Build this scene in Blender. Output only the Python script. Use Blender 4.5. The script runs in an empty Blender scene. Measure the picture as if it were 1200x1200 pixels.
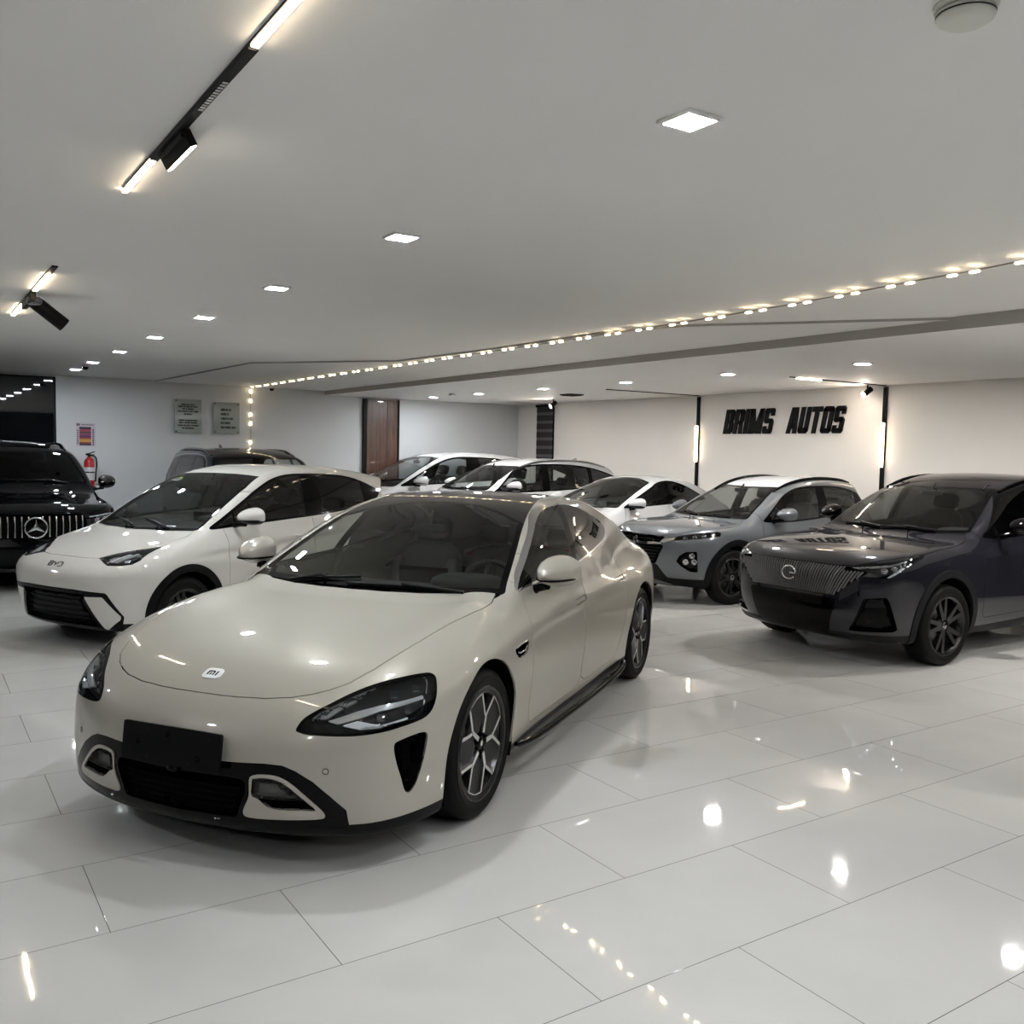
import bpy, bmesh, math, random
import numpy as np
from mathutils import Vector, Matrix
from mathutils.bvhtree import BVHTree

SC = bpy.context.scene
COL = SC.collection
random.seed(7)

# ------------------------------------------------------------------ helpers
def tag(o, label=None, cat=None, group=None, kind=None):
    if label: o['label'] = label
    if cat: o['category'] = cat
    if group: o['group'] = group
    if kind: o['kind'] = kind
    return o

def link(o, parent=None):
    COL.objects.link(o)
    if parent is not None: o.parent = parent
    return o

def thing(name, label, cat, loc=(0, 0, 0), rz=0.0, group=None):
    o = bpy.data.objects.new(name, None)
    o.empty_display_size = .2
    o.location = loc
    o.rotation_euler = (0, 0, rz)
    link(o)
    return tag(o, label, cat, group)

def mesh_obj(name, verts, faces, mat, parent=None, smooth=False, normals=None):
    me = bpy.data.meshes.new(name)
    me.from_pydata([tuple(map(float, v)) for v in verts], [], [tuple(map(int, f)) for f in faces])
    if mat: me.materials.append(mat)
    if smooth or normals is not None:
        me.polygons.foreach_set('use_smooth', np.ones(len(me.polygons), dtype=bool))
    me.update()
    if normals is not None:
        me.normals_split_custom_set_from_vertices([tuple(map(float, n)) for n in normals])
    return link(bpy.data.objects.new(name, me), parent)

class MB:
    """collects simple shapes into one mesh"""
    def __init__(s): s.v = []; s.f = []; s.sm = []
    def add(s, vs, fs, smooth=False):
        b = len(s.v); s.v += [tuple(v) for v in vs]
        for f in fs: s.f.append(tuple(b + i for i in f)); s.sm.append(smooth)
        return s
    def box(s, c, d, rot=None, bevel=0.0):
        bm = bmesh.new(); bmesh.ops.create_cube(bm, size=1.0)
        for v in bm.verts: v.co = Vector((v.co.x * d[0], v.co.y * d[1], v.co.z * d[2]))
        if bevel > 0: bmesh.ops.bevel(bm, geom=bm.edges[:], offset=bevel, segments=2, affect='EDGES', profile=.5)
        M = Matrix.Translation(Vector(c)) @ (rot.to_4x4() if rot is not None else Matrix())
        return s.bm(bm, M)
    def bm(s, bm, M=None, smooth=False):
        bm.verts.index_update()
        vs = [(M @ v.co if M is not None else v.co.copy()) for v in bm.verts]
        fs = [[v.index for v in f.verts] for f in bm.faces]
        bm.free()
        return s.add(vs, fs, smooth)
    def tube(s, pts, r, n=10, closed=False, caps=True, flat=None):
        pts = [Vector(p) for p in pts]; m = len(pts); rings = []
        rr = r if hasattr(r, '__len__') else [r] * m
        prev = None
        for i, p in enumerate(pts):
            a = pts[(i - 1) % m] if (closed or i > 0) else p
            b = pts[(i + 1) % m] if (closed or i < m - 1) else p
            t = (b - a).normalized()
            if prev is None:
                u = t.orthogonal().normalized()
                if flat is not None:
                    u = Vector(flat); u = (u - t * u.dot(t)).normalized()
            else:
                u = (prev - t * prev.dot(t)).normalized()
            prev = u; w = t.cross(u)
            rings.append([p + (u * math.cos(2 * math.pi * k / n) + w * math.sin(2 * math.pi * k / n)) * rr[i] for k in range(n)])
        vs = [q for R in rings for q in R]; fs = []
        for i in range(m if closed else m - 1):
            j = (i + 1) % m
            for k in range(n):
                k2 = (k + 1) % n
                fs.append((i * n + k, i * n + k2, j * n + k2, j * n + k))
        s.add(vs, fs, True)
        if caps and not closed:
            s.add(rings[0], [tuple(range(n))[::-1]]); s.add(rings[-1], [tuple(range(n))])
        return s
    def lathe(s, prof, n=48, M=None, smooth=True, closed=False):
        """prof: list of (r, h): revolve about local y axis (h along y)"""
        vs = []; m = len(prof)
        for k in range(n):
            a = 2 * math.pi * k / n
            for r, h in prof:
                v = Vector((r * math.cos(a), h, r * math.sin(a)))
                vs.append(M @ v if M is not None else v)
        fs = []
        for k in range(n):
            k2 = (k + 1) % n
            for i in range(m if closed else m - 1):
                i2 = (i + 1) % m
                fs.append((k * m + i, k * m + i2, k2 * m + i2, k2 * m + i))
        return s.add(vs, fs, smooth)
    def prism(s, poly, fr, d0, d1, smooth=False):
        """2d polygon extruded; fr(u,v,d)->3d"""
        n = len(poly)
        vs = [fr(u, v, d0) for u, v in poly] + [fr(u, v, d1) for u, v in poly]
        fs = [tuple(range(n))[::-1], tuple(range(n, 2 * n))]
        for i in range(n):
            j = (i + 1) % n; fs.append((i, j, n + j, n + i))
        return s.add(vs, fs, smooth)
    def build(s, name, mat, parent=None, loc=None, autosmooth=None):
        me = bpy.data.meshes.new(name)
        me.from_pydata([tuple(map(float, v)) for v in s.v], [], s.f)
        if mat: me.materials.append(mat)
        me.polygons.foreach_set('use_smooth', s.sm)
        me.update()
        o = bpy.data.objects.new(name, me)
        if loc is not None: o.location = loc
        return link(o, parent)

# ------------------------------------------------------------------ curves as smooth tables
def pchip(xk, yk, x):
    xk = np.asarray(xk, float); yk = np.asarray(yk, float)
    if len(xk) == 2: return np.interp(x, xk, yk)
    h = np.diff(xk); d = np.diff(yk) / h
    m = np.zeros(len(xk)); m[0] = d[0]; m[-1] = d[-1]
    for i in range(1, len(xk) - 1):
        if d[i - 1] * d[i] > 0:
            w1 = 2 * h[i] + h[i - 1]; w2 = h[i] + 2 * h[i - 1]
            m[i] = (w1 + w2) / (w1 / d[i - 1] + w2 / d[i])
    i = np.clip(np.searchsorted(xk, x) - 1, 0, len(xk) - 2)
    t = (x - xk[i]) / h[i]; t = np.clip(t, 0, 1)
    return ((1 + 2 * t) * (1 - t) ** 2 * yk[i] + t * (1 - t) ** 2 * h[i] * m[i] + t * t * (3 - 2 * t) * yk[i + 1] + t * t * (t - 1) * h[i] * m[i + 1])

class Tab:
    """smooth function through key points, linear beyond its ends"""
    def __init__(s, keys, sig=.03, step=.004):
        k = sorted(keys); xk = [a for a, b in k]; yk = [b for a, b in k]
        pad = 4 * sig + .05
        s0 = (yk[1] - yk[0]) / (xk[1] - xk[0]); s1 = (yk[-1] - yk[-2]) / (xk[-1] - xk[-2])
        s.x = np.arange(xk[0] - pad, xk[-1] + pad, step)
        y = pchip(xk, yk, np.clip(s.x, xk[0], xk[-1]))
        y = y + np.minimum(s.x - xk[0], 0) * s0 + np.maximum(s.x - xk[-1], 0) * s1
        if sig > 0:
            n = int(3 * sig / step) + 1; g = np.exp(-.5 * (np.arange(-n, n + 1) * step / sig) ** 2); g /= g.sum()
            yp = np.concatenate([y[0] - (np.arange(n, 0, -1)) * (y[1] - y[0]), y, y[-1] + np.arange(1, n + 1) * (y[-1] - y[-2])])
            y = np.convolve(yp, g, 'valid')
        s.y = y; s.a = (y[1] - y[0]) / step; s.b = (y[-1] - y[-2]) / step
    def __call__(s, x):
        r = np.interp(x, s.x, s.y)
        return r + np.minimum(x - s.x[0], 0) * s.a + np.maximum(x - s.x[-1], 0) * s.b

def smax(a, b, k):
    h = np.maximum(1 - np.abs(a - b) / k, 0)
    return np.maximum(a, b) + h * h * k * .25
def smin(a, b, k): return -smax(-a, -b, k)
def gauss(x, c, s): return np.exp(-((x - c) / s) ** 2)
def sstep(x, a, b):
    t = np.clip((x - a) / (b - a), 0, 1); return t * t * (3 - 2 * t)

# ------------------------------------------------------------------ implicit surface -> mesh
def surface_nets(f, lo, hi, h):
    n = [int(math.ceil((hi[i] - lo[i]) / h)) + 1 for i in range(3)]
    ax = [lo[i] + h * np.arange(n[i]) for i in range(3)]
    X, Y, Z = np.meshgrid(*ax, indexing='ij')
    F = f(X.ravel(), Y.ravel(), Z.ravel()).reshape(n)
    S = F < 0
    nc = tuple(k - 1 for k in n)
    acc = np.zeros(nc + (3,)); cnt = np.zeros(nc)
    def sl(o): return tuple(slice(o[i], o[i] + nc[i]) for i in range(3))
    base = [ax[i][:-1] for i in range(3)]
    for d in range(3):
        o1, o2 = [i for i in range(3) if i != d]
        for p in (0, 1):
            for q in (0, 1):
                a = [0, 0, 0]; a[o1] = p; a[o2] = q; b = list(a); b[d] = 1
                Fa = F[sl(a)]; Fb = F[sl(b)]; m = (Fa < 0) != (Fb < 0)
                t = np.where(m, Fa / np.where(m, Fa - Fb, 1), 0)
                acc[..., d] += np.where(m, t, 0); acc[..., o1] += np.where(m, p, 0); acc[..., o2] += np.where(m, q, 0)
                cnt += m
    act = cnt > 0
    idx = -np.ones(nc, int); idx[act] = np.arange(act.sum())
    I = np.argwhere(act)
    V = np.stack([base[k][I[:, k]] for k in range(3)], 1) + h * acc[act] / cnt[act][:, None]
    Q = []
    for d in range(3):
        o1, o2 = [(1, 2), (2, 0), (0, 1)][d]
        a = [slice(None)] * 3; b = [slice(None)] * 3
        a[d] = slice(0, -1); b[d] = slice(1, None)
        m = S[tuple(a)] != S[tuple(b)]
        E = np.argwhere(m)
        ok = (E[:, o1] > 0) & (E[:, o2] > 0) & (E[:, o1] < n[o1] - 1) & (E[:, o2] < n[o2] - 1)
        E = E[ok]; ins = S[tuple(a)][tuple(E.T)]
        def cell(p, q):
            c = E.copy(); c[:, o1] -= p; c[:, o2] -= q; return idx[tuple(c.T)]
        q = np.stack([cell(1, 1), cell(0, 1), cell(0, 0), cell(1, 0)], 1)
        q[~ins] = q[~ins][:, ::-1]
        Q.append(q)
    return V, np.concatenate(Q)

def grad(f, P, e=.004):
    G = np.empty_like(P)
    for i in range(3):
        d = np.zeros(3); d[i] = e
        A = P + d; B = P - d
        G[:, i] = (f(A[:, 0], A[:, 1], A[:, 2]) - f(B[:, 0], B[:, 1], B[:, 2])) / (2 * e)
    return G

def project(f, P, it=5):
    for _ in range(it):
        G = grad(f, P); v = f(P[:, 0], P[:, 1], P[:, 2])
        st = (v / np.maximum((G * G).sum(1), .2))[:, None] * G
        L = np.linalg.norm(st, axis=1, keepdims=True)
        P = P - st * np.minimum(1, .02 / np.maximum(L, 1e-9))
    return P

class Surf:
    """triangle soup with smooth normals that can be cut along scalar fields"""
    def __init__(s, V, N, T): s.V, s.N, s.T = V, N, T
    def compact(s):
        u, inv = np.unique(s.T, return_inverse=True)
        return Surf(s.V[u], s.N[u], inv.reshape(-1, 3))
    def refine(s, fld, band, times=2):
        """1->4 subdivision of the triangles near a field's zero line"""
        for _ in range(times):
            F = fld(s.V); L = np.abs(F[s.T]).min(1); e = np.linalg.norm(s.V[s.T[:, 0]] - s.V[s.T[:, 1]], axis=1)
            sg = F[s.T]; near = (L < band) | ((sg.min(1) < 0) & (sg.max(1) > 0) & (np.abs(sg).min(1) < 4 * band))
            near &= e > .004
            if not near.any(): break
            t = s.T[near]; keep = s.T[~near]
            E = np.sort(np.concatenate([t[:, [0, 1]], t[:, [1, 2]], t[:, [2, 0]]]), 1)
            u, inv = np.unique(E, axis=0, return_inverse=True); inv = inv.ravel()
            b = len(s.V); n = len(t)
            V = (s.V[u[:, 0]] + s.V[u[:, 1]]) / 2; N = s.N[u[:, 0]] + s.N[u[:, 1]]
            N /= np.maximum(np.linalg.norm(N, axis=1, keepdims=True), 1e-9)
            m0, m1, m2 = b + inv[:n], b + inv[n:2 * n], b + inv[2 * n:]
            nt = np.concatenate([np.stack(q, 1) for q in ((t[:, 0], m0, m2), (m0, t[:, 1], m1), (m2, m1, t[:, 2]), (m0, m1, m2))])
            s.V = np.concatenate([s.V, V]); s.N = np.concatenate([s.N, N]); s.T = np.concatenate([keep, nt])
        return s
    def split(s, F):
        """-> (part where F<0, part where F>=0); F per vertex"""
        F = np.where(np.abs(F) < 1e-7, 1e-7, F)
        ins = F[s.T] < 0; c = ins.sum(1)
        tin = [s.T[c == 3]]; tout = [s.T[c == 0]]
        V = [s.V]; N = [s.N]; b = len(s.V)
        for k, lone_in in ((1, True), (2, False)):
            t = s.T[c == k]
            if not len(t): continue
            m = ins[c == k] if lone_in else ~ins[c == k]
            w = m.argmax(1); r = np.arange(len(t))
            A, B, C = t[r, w], t[r, (w + 1) % 3], t[r, (w + 2) % 3]
            def cut(P, Q):
                nonlocal b
                a = np.minimum(P, Q); q = np.maximum(P, Q)
                E, inv = np.unique(np.stack([a, q], 1), axis=0, return_inverse=True); inv = inv.ravel()
                tt = (F[E[:, 0]] / (F[E[:, 0]] - F[E[:, 1]]))[:, None]
                V.append(s.V[E[:, 0]] * (1 - tt) + s.V[E[:, 1]] * tt)
                n = s.N[E[:, 0]] * (1 - tt) + s.N[E[:, 1]] * tt
                N.append(n / np.maximum(np.linalg.norm(n, axis=1, keepdims=True), 1e-9))
                i = b + inv; b += len(E); return i
            D = cut(A, B); E2 = cut(A, C)
            one = np.stack([A, D, E2], 1); two = np.concatenate([np.stack([D, B, C], 1), np.stack([D, C, E2], 1)])
            (tin if lone_in else tout).append(one); (tout if lone_in else tin).append(two)
        V = np.concatenate(V); N = np.concatenate(N)
        return Surf(V, N, np.concatenate(tin)).weld(), Surf(V, N, np.concatenate(tout)).weld()
    def weld(s):
        c = s.compact()
        if not len(c.V): return c
        key = np.round(c.V / 2e-5).astype(np.int64)
        u, first, inv = np.unique(key, axis=0, return_index=True, return_inverse=True); inv = inv.ravel()
        T = inv[c.T]; ok = (T[:, 0] != T[:, 1]) & (T[:, 1] != T[:, 2]) & (T[:, 0] != T[:, 2])
        return Surf(c.V[first], c.N[first], T[ok])
    def boundary(s):
        E = np.concatenate([s.T[:, [0, 1]], s.T[:, [1, 2]], s.T[:, [2, 0]]])
        k = np.sort(E, 1); u, inv, c = np.unique(k, axis=0, return_inverse=True, return_counts=True)
        return E[c[inv.ravel()] == 1]
    def offset(s, d): return Surf(s.V + s.N * d, s.N, s.T)
    def flip(s): return Surf(s.V, -s.N, s.T[:, ::-1])
    @staticmethod
    def join(parts):
        V = []; N = []; T = []; b = 0
        for p in parts: V.append(p.V); N.append(p.N); T.append(p.T + b); b += len(p.V)
        return Surf(np.concatenate(V), np.concatenate(N), np.concatenate(T))
    def obj(s, name, mat, parent=None, lip=0.0, lipmask=None, lipdir=None, back=False):
        """lip: depth the open edges are turned inward"""
        V = s.V; N = s.N; T = s.T
        me = bpy.data.meshes.new(name)
        verts = V; faces = T; nrm = N[T].reshape(-1, 3)
        if lip:
            E = s.boundary()
            if lipmask is not None: E = E[lipmask(V[E].mean(1))]
            n = len(E); a = V[E[:, 0]]; c = V[E[:, 1]]
            na = N[E[:, 0]]; nc = N[E[:, 1]]
            da = -na * lip if lipdir is None else lipdir(a) * lip; dc = -nc * lip if lipdir is None else lipdir(c) * lip
            nv = np.concatenate([a, c, c + dc, a + da]); b = len(V); r = np.arange(n)
            q1 = np.stack([b + n + r, b + r, b + 3 * n + r], 1); q2 = np.stack([b + n + r, b + 3 * n + r, b + 2 * n + r], 1)
            verts = np.concatenate([V, nv]); lf = np.concatenate([q1, q2])
            fn = np.cross(verts[lf[:, 1]] - verts[lf[:, 0]], verts[lf[:, 2]] - verts[lf[:, 0]])
            fn /= np.maximum(np.linalg.norm(fn, axis=1, keepdims=True), 1e-12)
            faces = np.concatenate([T, lf]); nrm = np.concatenate([nrm, np.repeat(fn, 3, 0)])
        me.vertices.add(len(verts)); me.vertices.foreach_set('co', verts.astype(np.float32).ravel())
        me.loops.add(len(faces) * 3); me.loops.foreach_set('vertex_index', faces.astype(np.int32).ravel())
        me.polygons.add(len(faces)); me.polygons.foreach_set('loop_start', (np.arange(len(faces)) * 3).astype(np.int32))
        me.polygons.foreach_set('use_smooth', np.ones(len(faces), dtype=bool))
        if mat: me.materials.append(mat)
        me.update(calc_edges=True); 
        me.normals_split_custom_set([tuple(n) for n in nrm.tolist()])
        me.update()
        return link(bpy.data.objects.new(name, me), parent)

# ------------------------------------------------------------------ outlines as 2d distance fields
def sdf2(poly, p):
    """signed distance of points p (n,2) to a closed polygon, negative inside"""
    poly = np.asarray(poly, float); d = np.full(len(p), 1e9); ins = np.zeros(len(p), bool)
    A = poly; B = np.roll(poly, -1, 0)
    for a, b in zip(A, B):
        e = b - a; w = p - a; L = max(e @ e, 1e-12)
        t = np.clip((w @ e) / L, 0, 1); q = w - t[:, None] * e
        d = np.minimum(d, (q * q).sum(1))
        c = (a[1] > p[:, 1]) != (b[1] > p[:, 1])
        if c.any():
            xi = a[0] + (p[:, 1] - a[1]) / (e[1] if abs(e[1]) > 1e-12 else 1e-12) * e[0]
            ins ^= c & (p[:, 0] < xi)
    return np.where(ins, -1, 1) * np.sqrt(d)

def rnd(poly, r=.02, n=5):
    """round the corners of a polygon; r a number or one per corner"""
    poly = [Vector(p).to_2d() for p in poly]; m = len(poly); out = []
    rs = r if hasattr(r, '__len__') else [r] * m
    for i in range(m):
        p = poly[i]; a = poly[i - 1] - p; b = poly[(i + 1) % m] - p
        L = min(rs[i], a.length * .49, b.length * .49)
        if L < 1e-5: out.append(tuple(p)); continue
        s = p + a.normalized() * L; e = p + b.normalized() * L
        for k in range(n + 1):
            t = k / n; out.append(tuple((1 - t) ** 2 * s + 2 * t * (1 - t) * p + t * t * e))
    return out

def crv(pts, n=6, closed=True):
    """Catmull-Rom through 2d/3d points"""
    P = [np.array(p, float) for p in pts]; m = len(P); out = []
    rng = range(m) if closed else range(m - 1)
    for i in rng:
        if closed: p0, p1, p2, p3 = P[i - 1], P[i], P[(i + 1) % m], P[(i + 2) % m]
        else: p0, p1, p2, p3 = P[max(i - 1, 0)], P[i], P[i + 1], P[min(i + 2, m - 1)]
        for k in range(n):
            t = k / n
            out.append(tuple(.5 * (2 * p1 + (p2 - p0) * t + (2 * p0 - 5 * p1 + 4 * p2 - p3) * t * t + (3 * p1 - p0 - 3 * p2 + p3) * t ** 3)))
    if not closed: out.append(tuple(P[-1]))
    return out

class View:
    """a drawing plane for outlines in car space. left/right mirrored: coordinates are taken with |y|"""
    def __init__(s, az, el=0., mirror=True):
        a = math.radians(az); e = math.radians(el)   # view direction towards the car comes from azimuth az
        s.d = np.array([math.cos(a) * math.cos(e), math.sin(a) * math.cos(e), math.sin(e)])
        s.u = np.array([-math.sin(a), math.cos(a), 0.]); s.v = np.cross(s.d, s.u); s.m = mirror
    def uv(s, P):
        P = np.asarray(P, float).copy()
        if s.m: P[:, 1] = np.abs(P[:, 1])
        return np.stack([P @ s.u, P @ s.v], 1)
SIDE = View(90); SIDE.u = np.array([1., 0, 0]); SIDE.v = np.array([0, 0, 1.])          # (x, z)
FRONT = View(0); FRONT.u = np.array([0, 1., 0]); FRONT.v = np.array([0, 0, 1.])        # (|y|, z)
TOP = View(0, 90); TOP.d = np.array([0, 0, 1.]); TOP.u = np.array([1., 0, 0]); TOP.v = np.array([0, 1., 0])   # (x, |y|)
OBL = View(50, 0)                                                                       # front corner

def field(view, poly, facing=0.05):
    """distance field of an outline seen in a view, limited to the side that faces it"""
    def F(S, V=None):
        V = S.V if V is None else V
        d = sdf2(poly, view.uv(V))
        return d
    F.view = view; F.facing = facing; F.poly = poly
    return F
# ------------------------------------------------------------------ car body shapes (car space: x forward from the front axle, y to its left, z up)
def body_field(P):
    """P: dict of tables describing a car; returns f(x,y,z), negative inside"""
    Wx = Tab(P['W'], P.get('Ws', .06)); D = Tab(P['D'], P.get('Ds', .03))
    nose = Tab(P['nose'], P.get('noses', .025)); plan = Tab(P['plan'], .04)
    tail = Tab(P['tail'], .025); tplan = Tab(P['tplan'], .04)
    Zl = Tab(P['Zl'], P.get('Zls', .06)); crown = Tab(P['crown'], .1)
    Zr = Tab(P['Zr'], P.get('Zrs', .06)); Wg = Tab(P['Wg'], .08); G = Tab(P['G'], .03)
    zb = Tab(P['zb'], .1); bot = Tab(P['bot'], .05)
    rc = P.get('rcrown', .05); sw = P.get('sweep', .25); swx = P.get('sweepx', -1.2)
    swr = P.get('sweepr', .15); crx = Tab(P['crx'], .1) if 'crx' in P else None
    xr = Tab(P['xr'], .04) if 'xr' in P else None
    extra = P.get('extra'); extraW = P.get('extraW'); extraZ = P.get('extraZ'); k = P['k']
    def f(x, y, z):
        a = np.abs(y)
        w = Wx(x) + D(z)
        if extraW: w = w + extraW(x, a, z)
        side = a - w
        yy = a / np.maximum(Wx(x), .3)
        zt = Zl(x) - crown(x) * yy ** 2
        if extraZ: zt = zt + extraZ(x, a)
        top = z - zt
        fr = x - (nose(z) + plan(a))
        re = (tail(z) - tplan(a)) - x
        bo = bot(x) - z
        ends = np.maximum(smax(fr, fr * 0 - 1, .01), re)
        low = smax(smax(smax(side, fr, k['front']), re, k['rear']), top, k['top'])
        low = smax(low, bo, k['bot'])
        m = sstep(x, swx - .25, swx + .25)
        xs = x + (sw * m - swr * (1 - m)) * a ** 2
        zr = Zr(xs) - rc * (a / .6) ** 2
        ct = z - zr
        cs = a - (Wg(x) - G(z - zb(x)))
        cab = smax(ct, cs, k['cab'])
        if xr is not None: cab = smax(cab, (xr(z) + swr * a ** 2) - x, k.get('cabr', .12))
        cab = smax(cab, (zb(x) - P.get("cabd", .16)) - z, .04)
        r = smin(low, cab, k['blend'])
        if extra: r = extra(x, a, z, r)
        return r
    return f

def build_surf(P, h):
    f = body_field(P)
    lo, hi = P['bbox']
    # keep y = 0 on the lattice so that the mesh is symmetric
    ny = math.ceil(hi[1] / h); lo = (lo[0], -ny * h, lo[2]); hi = (hi[0], ny * h, hi[2])
    V, Q = surface_nets(f, lo, hi, h)
    V = project(f, V, 6)
    N = grad(f, V); N /= np.maximum(np.linalg.norm(N, axis=1, keepdims=True), 1e-9)
    # split quads along the shorter diagonal
    d0 = np.linalg.norm(V[Q[:, 0]] - V[Q[:, 2]], axis=1); d1 = np.linalg.norm(V[Q[:, 1]] - V[Q[:, 3]], axis=1)
    s = d0 < d1
    T = np.concatenate([Q[s][:, [0, 1, 2]], Q[s][:, [0, 2, 3]], Q[~s][:, [0, 1, 3]], Q[~s][:, [1, 2, 3]]])
    fn = np.cross(V[T[:, 1]] - V[T[:, 0]], V[T[:, 2]] - V[T[:, 0]])
    if (np.einsum('ij,ij->i', fn, N[T[:, 0]]) < 0).mean() > .5: T = T[:, ::-1]
    S = Surf(V, N, T); S.f = f
    return S

SEDAN = dict(   # long low champagne saloon
    bbox=((-4.2, -1.1, .08), (1.1, 1.1, 1.52)),
    W=[(1.0, .97), (.7, .975), (.35, .98), (0, .985), (-.45, .965), (-.9, .945), (-1.5, .945), (-2.1, .955), (-2.6, .975), (-3.0, .985), (-3.4, .965), (-3.8, .91), (-4.1, .83)],
    D=[(.1, -.06), (.2, -.04), (.3, -.03), (.42, -.015), (.55, 0), (.68, 0), (.78, -.02), (.87, -.06), (.95, -.12), (1.05, -.24)],
    nose=[(.1, .91), (.18, .965), (.28, .985), (.4, .99), (.5, .985), (.58, .97), (.66, .94), (.72, .89), (.8, .78), (.9, .45)],
    plan=[(0, 0), (.2, -.01), (.4, -.04), (.55, -.085), (.7, -.155), (.8, -.225), (.9, -.37), (1.0, -.65)],
    tail=[(.15, -3.9), (.4, -4.05), (.7, -4.07), (.95, -4.1), (1.05, -4.08)], tplan=[(0, 0), (.4, -.03), (.7, -.14), (.85, -.3), (1.0, -.6)],
    Zl=[(1.0, .62), (.88, .70), (.72, .765), (.5, .825), (.2, .882), (-.1, .925), (-.4, .957), (-.8, .97), (-1.5, .965), (-2.3, .975), (-3.0, 1.0), (-3.5, 1.01), (-4.1, 1.04)],
    crown=[(1.0, .05), (.5, .05), (0, .04), (-.5, .04), (-1.5, .05), (-3, .06), (-4.1, .08)],
    Zr=[(.1, .62), (-.3, .915), (-.55, 1.035), (-.9, 1.195), (-1.2, 1.315), (-1.5, 1.395), (-1.8, 1.435), (-2.1, 1.445), (-2.5, 1.415), (-2.9, 1.335), (-3.3, 1.215), (-3.7, 1.075), (-4.1, .92)],
    Wg=[(.2, .81), (-.5, .86), (-1, .895), (-1.6, .895), (-2.2, .87), (-2.8, .795), (-3.2, .73), (-3.6, .66), (-4, .55)],
    zb=[(.5, .93), (-1, .95), (-2, .97), (-3.2, 1.02), (-4, 1.05)],
    G=[(-.5, -.2), (-.15, -.05), (0, 0), (.15, .055), (.3, .14), (.4, .21), (.5, .32)],
    bot=[(1.0, .16), (.6, .15), (-.2, .16), (-2.7, .16), (-3.4, .18), (-4.1, .3)],
    rcrown=.022, sweep=.14, sweepx=-1.8, swr=.3,
    k=dict(front=.16, rear=.25, top=.16, bot=.05, cab=.05, blend=.08),
    extraZ=lambda x, a: .03 * gauss(a, .76, .17) * sstep(x, .75, .1) * (1 - sstep(-x, .3, .9)) + .035 * gauss(a, .80, .16) * gauss(x, -3.0, .6),
)

HATCH = dict(   # small white one-box hatchback
    bbox=((-3.2, -.95, .06), (.80, .95, 1.62)),
    W=[(.8, .84), (.45, .855), (0, .865), (-.5, .85), (-1.2, .85), (-2.0, .86), (-2.5, .875), (-2.9, .83), (-3.1, .78)],
    D=[(.1, -.07), (.2, -.045), (.35, -.02), (.5, 0), (.68, 0), (.8, -.025), (.9, -.06), (1.0, -.12), (1.1, -.22)],
    nose=[(.1, .56), (.2, .63), (.35, .68), (.5, .71), (.6, .72), (.66, .715), (.72, .68), (.8, .56), (.9, .25)],
    plan=[(0, 0), (.2, -.005), (.4, -.025), (.55, -.065), (.68, -.135), (.78, -.25), (.88, -.5)],
    tail=[(.15, -2.9), (.4, -3.05), (.8, -3.08), (1.1, -3.0)], tplan=[(0, 0), (.4, -.03), (.65, -.12), (.8, -.3), (.9, -.6)],
    Zl=[(.8, .64), (.68, .705), (.5, .785), (.2, .885), (-.1, .955), (-.35, .99), (-.8, 1.0), (-1.5, 1.0), (-2.5, 1.06), (-3.1, 1.08)],
    crown=[(.8, .03), (.3, .05), (-.3, .05), (-1.5, .06), (-3.1, .06)],
    Zr=[(.5, .56), (.1, .82), (-.15, .965), (-.5, 1.175), (-.8, 1.335), (-1.05, 1.44), (-1.3, 1.505), (-1.6, 1.54), (-2.0, 1.54), (-2.5, 1.50), (-2.9, 1.44), (-3.15, 1.40)],
    Wg=[(.2, .72), (-.4, .77), (-1, .80), (-1.8, .80), (-2.4, .78), (-3, .72)],
    zb=[(.5, .96), (-1.2, 1.0), (-2.4, 1.06), (-3, 1.1)],
    G=[(-.5, -.2), (-.15, -.05), (0, 0), (.15, .05), (.3, .115), (.42, .18), (.55, .30)],
    xr=[(.8, -2.98), (1.1, -2.92), (1.3, -2.93), (1.4, -3.03), (1.5, -3.1)],
    bot=[(.8, .18), (.4, .17), (-2.5, .18), (-3.1, .28)],
    rcrown=.02, sweep=.12, sweepx=-1.7, sweepr=.1,
    k=dict(front=.06, rear=.2, top=.09, bot=.05, cab=.08, blend=.07, cabr=.06),
)
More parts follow.
